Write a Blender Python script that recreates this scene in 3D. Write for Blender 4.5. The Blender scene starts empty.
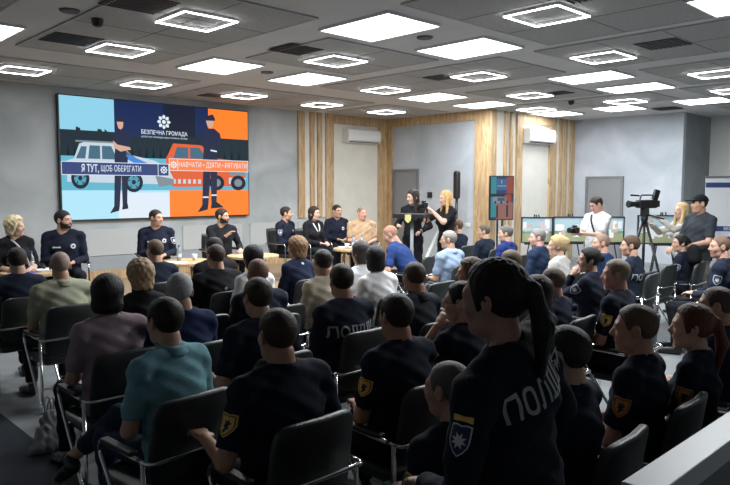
import bpy, math, random
import numpy as np
from mathutils import Vector, Matrix
from mathutils.bvhtree import BVHTree
random.seed(7)
COL = bpy.context.scene.collection
R = math.radians
CH = 1.85                      # camera height
YAW, PITCH, ROLL, FPX = R(46.101), R(4.594), R(0.075), 675.5
Hc = 3.578                     # ceiling
YF, XR, YB, XC, YD, XE = 12.067, 12.373, 8.87, 15.93, 6.14, 17.6
ST = .20                       # stage height
# ------------------------------------------------------------------ camera maths
_F = Vector((math.cos(YAW)*math.cos(PITCH), math.sin(YAW)*math.cos(PITCH), -math.sin(PITCH)))
_Rt = Vector((math.sin(YAW), -math.cos(YAW), 0)); _U = _Rt.cross(_F)
_R2 = math.cos(ROLL)*_Rt+math.sin(ROLL)*_U; _U2 = -math.sin(ROLL)*_Rt+math.cos(ROLL)*_U
def ray(u, v): return _F+_R2*((u-365)/FPX)+_U2*((242.5-v)/FPX)
def at(u, v, depth=None, X=None, Y=None, Z=None):
    d = ray(u, v)
    if depth is not None: t = depth
    elif X is not None: t = X/d.x
    elif Y is not None: t = Y/d.y
    else: t = (Z-CH)/d.z
    return Vector((d.x*t, d.y*t, CH+d.z*t))
# ------------------------------------------------------------------ materials
MATS = {}
def mat(name, col, rough=.7, metal=0, bump=0, bscale=60, noise=0, nscale=5, emit=0, spec=.5, coat=0, stretch=None, trans=0):
    if name in MATS: return MATS[name]
    m = bpy.data.materials.new(name); m.use_nodes = True
    nt = m.node_tree; b = nt.nodes['Principled BSDF']
    b.inputs['Base Color'].default_value = (*col, 1); b.inputs['Roughness'].default_value = rough
    b.inputs['Metallic'].default_value = metal; b.inputs['Specular IOR Level'].default_value = spec
    if coat: b.inputs['Coat Weight'].default_value = coat
    if trans: b.inputs['Transmission Weight'].default_value = trans
    tc = nt.nodes.new('ShaderNodeTexCoord'); vec = tc.outputs['Object']
    if stretch:
        mp = nt.nodes.new('ShaderNodeMapping'); mp.inputs['Scale'].default_value = stretch
        nt.links.new(vec, mp.inputs['Vector']); vec = mp.outputs['Vector']
    if noise:
        n = nt.nodes.new('ShaderNodeTexNoise'); n.inputs['Scale'].default_value = nscale; n.inputs['Detail'].default_value = 6
        nt.links.new(vec, n.inputs['Vector'])
        r = nt.nodes.new('ShaderNodeValToRGB')
        r.color_ramp.elements[0].position = .3; r.color_ramp.elements[1].position = .7
        r.color_ramp.elements[0].color = (*[c*(1-noise) for c in col], 1)
        r.color_ramp.elements[1].color = (*[min(1, c*(1+noise)) for c in col], 1)
        nt.links.new(n.outputs['Fac'], r.inputs['Fac']); nt.links.new(r.outputs['Color'], b.inputs['Base Color'])
    if bump:
        n = nt.nodes.new('ShaderNodeTexNoise'); n.inputs['Scale'].default_value = bscale; n.inputs['Detail'].default_value = 4
        nt.links.new(vec, n.inputs['Vector'])
        bp = nt.nodes.new('ShaderNodeBump'); bp.inputs['Strength'].default_value = bump; bp.inputs['Distance'].default_value = .01
        nt.links.new(n.outputs['Fac'], bp.inputs['Height']); nt.links.new(bp.outputs['Normal'], b.inputs['Normal'])
    if emit:
        b.inputs['Emission Color'].default_value = (*col, 1); b.inputs['Emission Strength'].default_value = emit
    MATS[name] = m; return m
def fabric(col): return mat('fabric_%.3f_%.3f_%.3f' % col, col, .92, bump=.25, bscale=140, noise=.12, nscale=18, spec=.2)
def hairm(col): return mat('hair_%.3f_%.3f_%.3f' % col, col, .55, bump=.7, bscale=260, noise=.3, nscale=170, spec=.35, stretch=(1, 1, .22))
def skinm(col): return mat('skin_%.3f_%.3f_%.3f' % col, col, .5, bump=.05, bscale=250, noise=.08, nscale=25, spec=.4)
def screenm(name, col, e=1.0):
    e *= .76
    if name in MATS: return MATS[name]
    m = mat(name, col, .9, emit=e, spec=.1); m.node_tree.nodes['Principled BSDF'].inputs['Base Color'].default_value = (.02, .02, .02, 1)
    return m
def woodmat():
    m = mat('light_oak', (.48, .33, .18), .5)
    nt = m.node_tree; b = nt.nodes['Principled BSDF']
    tc = nt.nodes.new('ShaderNodeTexCoord'); mp = nt.nodes.new('ShaderNodeMapping'); mp.inputs['Scale'].default_value = (9, 9, .9)
    n = nt.nodes.new('ShaderNodeTexNoise'); n.inputs['Scale'].default_value = 2.5; n.inputs['Detail'].default_value = 8; n.inputs['Distortion'].default_value = 1.2
    r = nt.nodes.new('ShaderNodeValToRGB'); e = r.color_ramp.elements
    e[0].position = .3; e[0].color = (.33, .2, .095, 1); e[1].position = .72; e[1].color = (.62, .46, .27, 1)
    nt.links.new(tc.outputs['Object'], mp.inputs['Vector']); nt.links.new(mp.outputs['Vector'], n.inputs['Vector'])
    nt.links.new(n.outputs['Fac'], r.inputs['Fac']); nt.links.new(r.outputs['Color'], b.inputs['Base Color'])
    return m
def concretemat(name, a, c, sc=1.1, rough=.75):
    m = mat(name, a, rough)
    nt = m.node_tree; b = nt.nodes['Principled BSDF']
    tc = nt.nodes.new('ShaderNodeTexCoord')
    n = nt.nodes.new('ShaderNodeTexNoise'); n.inputs['Scale'].default_value = sc; n.inputs['Detail'].default_value = 9; n.inputs['Distortion'].default_value = .8
    r = nt.nodes.new('ShaderNodeValToRGB'); e = r.color_ramp.elements
    e[0].position = .33; e[0].color = (*a, 1); e[1].position = .68; e[1].color = (*c, 1)
    nt.links.new(tc.outputs['Object'], n.inputs['Vector']); nt.links.new(n.outputs['Fac'], r.inputs['Fac']); nt.links.new(r.outputs['Color'], b.inputs['Base Color'])
    bp = nt.nodes.new('ShaderNodeBump'); bp.inputs['Strength'].default_value = .12; bp.inputs['Distance'].default_value = .02
    nt.links.new(n.outputs['Fac'], bp.inputs['Height']); nt.links.new(bp.outputs['Normal'], b.inputs['Normal'])
    return m
WOOD = woodmat()
M_CONC = concretemat('grey_plaster', (.33, .36, .375), (.48, .505, .52))
M_CONC2 = concretemat('grey_blue_plaster', (.38, .42, .46), (.52, .55, .60))
M_GREEN = concretemat('green_grey_plaster', (.22, .25, .26), (.30, .33, .34))
M_CREAM = mat('cream_panel', (.66, .64, .58), .6, noise=.05, nscale=3)
M_WHITE = mat('white_paint', (.72, .72, .70), .5)
M_CHROME = mat('chrome', (.75, .76, .78), .16, 1)
M_BLACK = mat('black_plastic', (.012, .012, .013), .4)
M_LEATHER = mat('black_leather', (.022, .026, .026), .42, bump=.2, bscale=160, noise=.2, nscale=8, spec=.55)
M_PIPE = mat('black_piping', (.012, .013, .013), .5)
M_NAVYDK = (.010, .013, .022)
# ------------------------------------------------------------------ mesh building
class MB:
    def __init__(s): s.v = []; s.f = []; s.m = []
    def add(s, vs, fs, mi=0):
        o = len(s.v); s.v += [tuple(v) for v in vs]; s.f += [[i+o for i in f] for f in fs]; s.m += [mi]*len(fs); return s
    def box(s, a, b, mi=0, M=None):
        x0, y0, z0 = a; x1, y1, z1 = b
        vs = [Vector(p) for p in [(x0,y0,z0),(x1,y0,z0),(x1,y1,z0),(x0,y1,z0),(x0,y0,z1),(x1,y0,z1),(x1,y1,z1),(x0,y1,z1)]]
        if M: vs = [M @ v for v in vs]
        return s.add(vs, [(0,3,2,1),(4,5,6,7),(0,1,5,4),(1,2,6,5),(2,3,7,6),(3,0,4,7)], mi)
    def tube(s, pts, r, n=10, mi=0, closed=False, caps=True):
        pts = [Vector(p) for p in pts]; N = len(pts)
        rs = r if isinstance(r, (list, tuple)) else [r]*N
        up = None; rings = []
        for i, p in enumerate(pts):
            if closed: t = pts[(i+1) % N]-pts[i-1]
            else: t = pts[min(i+1, N-1)]-pts[max(i-1, 0)]
            if t.length < 1e-9: t = Vector((0, 0, 1))
            t.normalize()
            if up is None: up = t.orthogonal().normalized()
            up = (up-t*up.dot(t))
            if up.length < 1e-6: up = t.orthogonal()
            up.normalize(); w = t.cross(up)
            rings.append([p+(up*math.cos(2*math.pi*k/n)+w*math.sin(2*math.pi*k/n))*rs[i] for k in range(n)])
        vs = [v for rg in rings for v in rg]; fs = []
        for i in range(N if closed else N-1):
            j = (i+1) % N
            for k in range(n): fs.append((i*n+k, i*n+(k+1) % n, j*n+(k+1) % n, j*n+k))
        if caps and not closed: fs += [tuple(range(n))[::-1], tuple((N-1)*n+k for k in range(n))]
        return s.add(vs, fs, mi)
    def lathe(s, prof, c=(0, 0, 0), n=24, mi=0, M=None):
        vs = []; fs = []
        for (r, z) in prof: vs += [Vector((c[0]+r*math.cos(2*math.pi*k/n), c[1]+r*math.sin(2*math.pi*k/n), c[2]+z)) for k in range(n)]
        for i in range(len(prof)-1):
            for k in range(n): fs.append((i*n+k, i*n+(k+1) % n, (i+1)*n+(k+1) % n, (i+1)*n+k))
        fs += [tuple(range(n))[::-1], tuple((len(prof)-1)*n+k for k in range(n))]
        if M: vs = [M @ v for v in vs]
        return s.add(vs, fs, mi)
    def poly(s, pts, mi=0, M=None):
        vs = [Vector(p) for p in pts]
        if M: vs = [M @ v for v in vs]
        return s.add(vs, [tuple(range(len(vs)))], mi)
    def prism(s, pts, d, mi=0, M=None):   # outline in xz, thickness d along y
        n = len(pts); vs = [Vector((x, 0, z)) for x, z in pts]+[Vector((x, d, z)) for x, z in pts]
        if M: vs = [M @ v for v in vs]
        fs = [tuple(range(n)), tuple(range(n, 2*n))[::-1]]+[(i, i+n, (i+1) % n+n, (i+1) % n) for i in range(n)]
        return s.add(vs, fs, mi)
    def build(s, name, mats, parent=None, smooth=False, bevel=0, seg=2):
        me = bpy.data.meshes.new(name); me.from_pydata(s.v, [], s.f)
        for m in (mats if isinstance(mats, (list, tuple)) else [mats]): me.materials.append(m)
        me.polygons.foreach_set('material_index', s.m)
        if smooth: me.polygons.foreach_set('use_smooth', [len(f) <= 4 for f in s.f])
        me.update(); o = bpy.data.objects.new(name, me); COL.objects.link(o)
        if parent: o.parent = parent
        if bevel:
            b = o.modifiers.new('bevel', 'BEVEL'); b.width = bevel; b.segments = seg; b.limit_method = 'ANGLE'; b.harden_normals = False
        return o
def empty(name, loc=(0, 0, 0), rz=0):
    o = bpy.data.objects.new(name, None); COL.objects.link(o); o.location = loc; o.rotation_euler = (0, 0, rz); o.empty_display_size = .1; return o
def tag(o, label=None, cat=None, group=None, kind=None):
    if label: o['label'] = label
    if cat: o['category'] = cat
    if group: o['group'] = group
    if kind: o['kind'] = kind
    return o
def struct(name, mb, m, **k): return tag(mb.build(name, m, **k), kind='structure')
def kids(o): return list(o.children)
def copy_tree(o, parent=None):
    c = o.copy(); COL.objects.link(c); c.parent = parent
    for ch in kids(o): copy_tree(ch, c)
    return c
def smoothpath(pts, n=5):
    P = [Vector(p) for p in pts]; out = []
    for i in range(len(P)-1):
        p0, p1, p2, p3 = P[max(i-1, 0)], P[i], P[i+1], P[min(i+2, len(P)-1)]
        for k in range(n):
            t = k/n; out.append(.5*((2*p1)+(p2-p0)*t+(2*p0-5*p1+4*p2-p3)*t*t+(3*p1-p0-3*p2+p3)*t**3))
    return out+[P[-1]]
def bend(pts, r, n=5):          # polyline with rounded corners
    P = [Vector(p) for p in pts]; out = [P[0]]
    for i in range(1, len(P)-1):
        a = (P[i-1]-P[i]).normalized(); b = (P[i+1]-P[i]).normalized()
        rr = min(r, (P[i-1]-P[i]).length*.48, (P[i+1]-P[i]).length*.48)
        for k in range(n+1):
            t = k/n; out.append((1-t)**2*(P[i]+a*rr)+2*t*(1-t)*P[i]+t*t*(P[i]+b*rr))
    return out+[P[-1]]
def text_data(txt, size, squeeze=1.0, bold=0.0, res=3):
    cu = bpy.data.curves.new('t', 'FONT'); cu.body = txt; cu.size = size; cu.align_x = 'CENTER'; cu.align_y = 'CENTER'; cu.offset = bold; cu.resolution_u = res
    o = bpy.data.objects.new('t', cu); COL.objects.link(o)
    bpy.context.view_layer.update()
    dg = bpy.context.evaluated_depsgraph_get(); me = bpy.data.meshes.new_from_object(o.evaluated_get(dg))
    vs = [Vector((v.co.x*squeeze, v.co.y, 0)) for v in me.vertices]; fs = [tuple(p.vertices) for p in me.polygons]
    bpy.data.objects.remove(o); bpy.data.curves.remove(cu); bpy.data.meshes.remove(me)
    return vs, fs
# ------------------------------------------------------------------ implicit surfaces (for bodies, clothes, hair)
def seg(a, b, ra, rb=None):
    a = np.array(a, np.float32); b = np.array(b, np.float32); rb = ra if rb is None else rb; ab = b-a; L = float(ab@ab)+1e-9
    def f(P):
        v = P-a; t = np.clip((v@ab)/L, 0, 1); return np.linalg.norm(v-t[..., None]*ab, axis=-1)-(ra+(rb-ra)*t)
    f.bb = (np.minimum(a, b)-max(ra, rb), np.maximum(a, b)+max(ra, rb)); return f
def ellseg(a, b, wa, wb, da, db, side=(1, 0, 0)):
    a = np.array(a, np.float32); b = np.array(b, np.float32); ab = b-a; L2 = float(ab@ab)+1e-9; ax = ab/np.sqrt(L2)
    s = np.array(side, np.float32); s = s-ax*(s@ax); s /= np.linalg.norm(s); fr = np.cross(ax, s)
    def f(P):
        v = P-a; t = np.clip((v@ab)/L2, 0, 1); o = v-t[..., None]*ab
        w = wa+(wb-wa)*t; d = da+(db-da)*t
        return (np.sqrt((o@s/w)**2+(o@fr/d)**2+(o@ax/d)**2)-1)*np.minimum(w, d)
    m = max(wa, wb, da, db); f.bb = (np.minimum(a, b)-m, np.maximum(a, b)+m); return f
def ell(c, r, M=None):
    c = np.array(c, np.float32); r = np.array(r, np.float32)
    def f(P):
        v = P-c
        if M is not None: v = v@M
        q = v/r; k0 = np.linalg.norm(q, axis=-1); k1 = np.linalg.norm(q/r, axis=-1)+1e-6
        return k0*(k0-1)/k1
    m = float(r.max()); f.bb = (c-m, c+m); return f
def smin(a, b, k):
    h = np.clip(.5+.5*(b-a)/k, 0, 1); return b+(a-b)*h-k*h*(1-h)
def union(fs, k=.02):
    def f(P):
        d = fs[0](P)
        for g in fs[1:]: d = smin(d, g(P), k)
        return d
    f.bb = (np.min([g.bb[0] for g in fs], 0), np.max([g.bb[1] for g in fs], 0)); return f
def nets(f, h, pad=.03, bb=None):
    lo, hi = (f.bb if bb is None else bb); lo = np.array(lo, np.float32)-pad; hi = np.array(hi, np.float32)+pad
    n = np.ceil((hi-lo)/h).astype(int)+1
    ax = [lo[i]+h*np.arange(n[i], dtype=np.float32) for i in range(3)]
    P = np.stack(np.meshgrid(*ax, indexing='ij'), -1); V = f(P).astype(np.float32)
    V[0] = V[-1] = 1; V[:, 0] = V[:, -1] = 1; V[:, :, 0] = V[:, :, -1] = 1
    ins = V < 0; nx, ny, nz = n-1
    acc = np.zeros((nx, ny, nz, 3), np.float32); cnt = np.zeros((nx, ny, nz), np.float32)
    def sl(o): return tuple(slice(o[i], o[i]+(nx, ny, nz)[i]) for i in range(3))
    for a in range(3):
        for p in (0, 1):
            for q in (0, 1):
                o = [0, 0, 0]; o[(a+1) % 3] = p; o[(a+2) % 3] = q; o2 = list(o); o2[a] = 1
                v0 = V[sl(o)]; v1 = V[sl(o2)]; c = (v0 < 0) != (v1 < 0)
                t = np.where(c, v0/np.where(c, v0-v1, 1), 0)
                acc[..., a] += np.where(c, t, 0); acc[..., (a+1) % 3] += c*p; acc[..., (a+2) % 3] += c*q; cnt += c
    m = cnt > 0; idx = -np.ones((nx, ny, nz), np.int64); idx[m] = np.arange(m.sum())
    ijk = np.argwhere(m); vs = lo+h*(ijk+acc[m]/cnt[m][:, None])
    quads = []
    for a in range(3):
        b, c = (a+1) % 3, (a+2) % 3
        s0 = [slice(None)]*3; s1 = [slice(None)]*3; s0[a] = slice(0, -1); s1[a] = slice(1, None)
        i0 = ins[tuple(s0)]; i1 = ins[tuple(s1)]
        for sgn, mk in ((0, i0 & ~i1), (1, ~i0 & i1)):
            e = np.argwhere(mk)
            if not len(e): continue
            ok = (e[:, b] > 0) & (e[:, c] > 0) & (e[:, b] < n[b]-1) & (e[:, c] < n[c]-1); e = e[ok]
            def cell(db, dc):
                k = e.copy(); k[:, b] -= db; k[:, c] -= dc; return idx[k[:, 0], k[:, 1], k[:, 2]]
            q = np.stack([cell(1, 1), cell(0, 1), cell(0, 0), cell(1, 0)], 1)
            quads.append(q if sgn == 0 else q[:, ::-1])
    return vs.astype(np.float32), np.concatenate(quads)
def qmesh(name, parts, mats, parent=None, xf=None):
    """parts: list of (verts, quads, matindex array or int)"""
    vs = []; qs = []; ms = []; o = 0
    for v, q, mi in parts:
        vs.append(v); qs.append(q+o); o += len(v); ms.append(np.full(len(q), mi) if np.isscalar(mi) else mi)
    v = np.concatenate(vs); q = np.concatenate(qs).astype(np.int32); m = np.concatenate(ms).astype(np.int32)
    me = bpy.data.meshes.new(name); me.vertices.add(len(v)); me.vertices.foreach_set('co', v.astype(np.float32).ravel())
    me.loops.add(len(q)*4); me.loops.foreach_set('vertex_index', q.ravel())
    me.polygons.add(len(q)); me.polygons.foreach_set('loop_start', np.arange(len(q), dtype=np.int32)*4)
    for mt in mats: me.materials.append(mt)
    me.polygons.foreach_set('material_index', m); me.polygons.foreach_set('use_smooth', np.ones(len(q), bool))
    me.update(calc_edges=True)
    ob = bpy.data.objects.new(name, me); COL.objects.link(ob)
    if parent: ob.parent = parent
    return ob
def rotx(a): c, s = math.cos(a), math.sin(a); return np.array([[1,0,0],[0,c,-s],[0,s,c]])
def roty(a): c, s = math.cos(a), math.sin(a); return np.array([[c,0,s],[0,1,0],[-s,0,c]])
def rotz(a): c, s = math.cos(a), math.sin(a); return np.array([[c,-s,0],[s,c,0],[0,0,1]])
CACHE = {}
def cached(key, fn):
    if key not in CACHE: CACHE[key] = fn()
    return CACHE[key]
# ---- head (origin at head centre, facing +Y)
def head_sdf(fem=False):
    j = .9 if fem else 1.0
    base = union([ell((0, -.014, .030), (.0755, .096, .088)), ell((0, .030, -.032), (.060*j, .060, .080)),
                  ell((0, .060, -.093), (.024*j, .020, .018)), seg((-.030*j, .02, -.078), (.030*j, .02, -.078), .030),
                  seg((-.034, .072, .022), (.034, .072, .022), .012), seg((-.040*j, .058, -.022), (.040*j, .058, -.022), .020)], .025)
    nose = union([seg((0, .084, .012), (0, .103, -.022), .008, .012), seg((-.009, .094, -.027), (.009, .094, -.027), .009)], .01)
    lips = seg((-.016, .082, -.056), (.016, .082, -.056), .0075)
    def ear(s):
        e = ell((s*.078, -.008, -.002), (.009, .020, .032), rotz(s*.35)); ho = ell((s*.088, -.004, 0), (.008, .010, .018))
        def f(P): return np.maximum(e(P), -ho(P))
        return f
    el, er = ear(-1), ear(1); s1 = ell((-.031, .098, .004), (.017, .016, .012)); s2 = ell((.031, .098, .004), (.017, .016, .012))
    neck = union([seg((0, -.022, -.05), (0, -.04, -.17), .054*j, .058*j)], .01)
    def f(P):
        d = base(P)
        for s in (s1, s2):
            g = -s(P); hh = np.clip(.5-.5*(g-d)/-.012, 0, 1); d = np.maximum(d, g)
        d = smin(d, nose(P), .012); d = smin(d, lips(P), .008); d = smin(d, neck(P), .02)
        d = smin(d, el(P), .008); d = smin(d, er(P), .008); return d
    f.bb = (np.array([-.10, -.125, -.185]), np.array([.10, .125, .135])); f.base = base; return f
def head_mesh(fem, h):
    def mk():
        v, q = nets(head_sdf(fem), h, pad=.005)
        c = v[q].mean(1); x, y, z = np.abs(c[:, 0]), c[:, 1], c[:, 2]
        mi = np.zeros(len(q), int)
        mi[(x > .012) & (x < .046) & (z > .020) & (z < .030) & (y > .06)] = 1
        mi[(x < .022) & (z > -.064) & (z < -.049) & (y > .074)] = 2
        out = [(v, q, mi)]
        for s in (-1, 1):
            ev, eq = nets(ell((s*.031, .076, .004), (.0110,)*3), .004, pad=.006)
            ec = ev[eq].mean(1); d = np.hypot(ec[:, 0]-s*.031, ec[:, 2]-.004)
            out.append((ev, eq, np.where((d < .006) & (ec[:, 1] > .08), 4, 3)))
        return out
    return cached(('head', fem, h), mk)
def hairline(y): return np.interp(y, [-.12, -.07, -.045, -.030, -.015, .010, .020, .036, .050, .070, .10], [-.082, -.080, -.065, -.03, .015, .018, -.015, -.005, .035, .062, .068])
def hair_fn(style, fem):
    base = head_sdf(fem).base
    extra = []
    def shell(t_top, t_side, line=hairline, maxz=None):
        def f(P):
            z = P[..., 2]; t = t_side+(t_top-t_side)*np.clip((z-.02)/.07, 0, 1); ln = line(P[..., 1])
            e = np.clip((z-ln)/.030, 0, 1)
            if maxz is not None: e = np.minimum(e, np.clip((maxz(P[..., 1])-z)/.022, 0, 1))
            t = t*e-(1-e)*.004
            return np.maximum(base(P)-t, (ln-.004-z)*.8)
        return f
    lo, hi = np.array([-.11, -.14, -.10]), np.array([.11, .12, .15])
    if style == 'short': f = shell(.013, .0065)
    elif style == 'buzz': f = shell(.0040, .0035)
    elif style == 'fade': f = shell(.010, .0035)
    elif style == 'messy':
        g = shell(.026, .012)
        def f(P): return g(P)+.005*np.sin(P[..., 0]*90)*np.sin(P[..., 1]*80+1)*np.sin(P[..., 2]*70)
    elif style == 'fringe': f = shell(.005, .0055, maxz=lambda y: np.interp(y, [-.12, -.05, .03, .06], [.055, .06, .045, .02]))
    elif style == 'beard':
        def f(P):
            x, y, z = np.abs(P[..., 0]), P[..., 1], P[..., 2]
            d = base(P)-.009; d = np.maximum(d, z-np.where(x < .03, -.064+0*z, np.interp(y, [.0, .03, .06], [.01, -.02, -.04])))
            d = np.maximum(d, -.004-y+.004); mo = (seg((-.022, .086, -.043), (.022, .086, -.043), .006))(P)
            return np.minimum(d, mo)
    elif style in ('bob', 'curly', 'long', 'bun', 'pony', 'updo', 'roundbob'):
        thick = {'bob': .020, 'curly': .030, 'long': .016, 'bun': .013, 'pony': .012, 'updo': .018, 'roundbob': .028}[style]
        line = lambda y: np.interp(y, [-.12, -.06, .0, .03, .045, .06, .09], [-.10, -.095, -.08 if style not in ('bun', 'pony', 'updo') else -.02, -.04, .02, .06, .078])
        if style in ('bob', 'curly', 'roundbob'):
            extra = [ell((0, -.045, -.045), (.088 if style != 'roundbob' else .096, .072, .085))]
        if style == 'long':
            extra = [ellseg((0, -.05, 0), (0, -.075, -.26), .085, .095, .05, .032)]+[seg((s*.075, .01, 0), (s*.085, .03, -.25), .022, .026) for s in (-1, 1)]
            lo, hi = np.array([-.14, -.15, -.34]), np.array([.14, .12, .15])
        if style == 'bun': extra = [ell((0, -.118, .02), (.042, .035, .040))]; lo[1] = -.18
        if style == 'updo': extra = [ell((0, -.095, .055), (.055, .05, .05)), ell((0, -.10, -.01), (.03, .03, .05))]; lo[1] = -.18; hi[2] = .17
        if style == 'pony':
            extra = [ell((0, -.108, .03), (.030, .026, .028)), seg((0, -.125, .03), (.0, -.15, -.08), .026, .030), seg((0, -.15, -.08), (.01, -.13, -.24), .030, .012)]
            lo, hi = np.array([-.12, -.21, -.29]), np.array([.12, .12, .15])
        sh = shell(thick, thick*.8, line)
        amp = .007 if style == 'curly' else .0018; fq = 110 if style == 'curly' else 230
        ex = union(extra, .02) if extra else None
        def f(P):
            d = sh(P)
            if ex is not None:
                e = ex(P)
                if style in ('bob', 'curly', 'long', 'roundbob'):
                    e = np.maximum(e, P[..., 1]-(.045 if style != 'long' else .05))
                    e = np.maximum(e, -(base(P)+.004))
                d = smin(d, e, .015)
            return d+amp*np.sin(P[..., 0]*fq)*np.sin(P[..., 1]*fq*.8+1)*np.sin(P[..., 2]*(fq*.7 if style == 'curly' else 15))
    f.bb = (lo, hi); return f
def hair_mesh(style, fem, h): return cached(('hair', style, fem, h), lambda: nets(hair_fn(style, fem), h, pad=.004))
# ---- hand: wrist at origin, fingers along +Y, palm facing -Z, thumb towards +X
def hand_mesh(curl, h):
    def mk():
        fs = [ellseg((0, 0, 0), (0, .045, 0), .026, .038, .017, .016), ellseg((0, .045, 0), (0, .085, 0), .038, .040, .015, .013)]
        for x, L, sp in ((.030, .068, .05), (.010, .078, .01), (-.011, .073, -.03), (-.030, .058, -.08)):
            p = np.array([x, .088, 0.]); a = curl*.5
            for k, fl in enumerate((.45, .31, .24)):
                n = p+L*fl*np.array([sp*math.cos(a), math.cos(a), -math.sin(a)]); r = (.0092, .0082, .0074)[k]
                fs.append(seg(p, n, r, r-.0008)); p = n; a += curl*.75
        fs += [seg((.024, .018, -.006), (.050, .052, -.012), .0135, .0105), seg((.050, .052, -.012), (.053, .085, -.020-curl*.012), .010, .008)]
        return nets(union(fs, .006), h, pad=.01)
    return cached(('hand', curl, h), mk)
def xform(v, Rm, t, s=1.0): return (v*s)@np.asarray(Rm).T.astype(np.float32)+np.asarray(t, np.float32)
def ik(S, W, l1=.285, l2=.262, pole=(0, -.3, -1)):
    S = np.array(S, float); W = np.array(W, float); d = W-S; L = np.linalg.norm(d)
    if L > l1+l2-.004: W = S+d/L*(l1+l2-.004); L = l1+l2-.004; d = W-S
    u = d/L; a = (l1*l1-l2*l2+L*L)/(2*L); hh = math.sqrt(max(l1*l1-a*a, 0)); p = np.array(pole, float); p = p-u*(p@u); p /= np.linalg.norm(p)+1e-9
    return S+u*a+p*hh, W
# ---- pose presets: wrists relative to hip centre; r/l
POSES = {
 'lap':    dict(wr=(.07, .25, .12), wl=(-.07, .25, .12), pr=(.7, -.5, -1), pl=(-.7, -.5, -1)),
 'arms':   dict(wr=(.25, .23, .17), wl=(-.25, .23, .17), pr=(.5, -.6, -1), pl=(-.5, -.6, -1)),
 'cross':  dict(wr=(-.10, .19, .24), wl=(.10, .21, .20), pr=(1, -.1, -.9), pl=(-1, -.1, -.9)),
 'knees':  dict(wr=(.10, .38, .12), wl=(-.10, .38, .12), pr=(.8, -.2, -1), pl=(-.8, -.2, -1), lean=24),
 'elbowout': dict(wr=(.27, .20, .15), wl=(-.36, .18, .05), pr=(.5, -.6, -1), pl=(-1, -.5, -.6)),
 'wave':   dict(wr=(.16, .25, .16), wl=(-.02, .27, .36), pr=(.7, -.5, -1), pl=(-.8, -.2, -1)),
 'chin':   dict(wr=(.07, .25, .12), wl=(-.03, .17, .47), pr=(.7, -.5, -1), pl=(-.6, .4, -1)),
 'bent':   dict(wr=(.12, .42, .12), wl=(-.10, .42, .12), pr=(.8, -.2, -1), pl=(-.8, -.2, -1), lean=38),
}
SHADOWSKIN = (.42, .25, .18)
BADGES = {}
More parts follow.
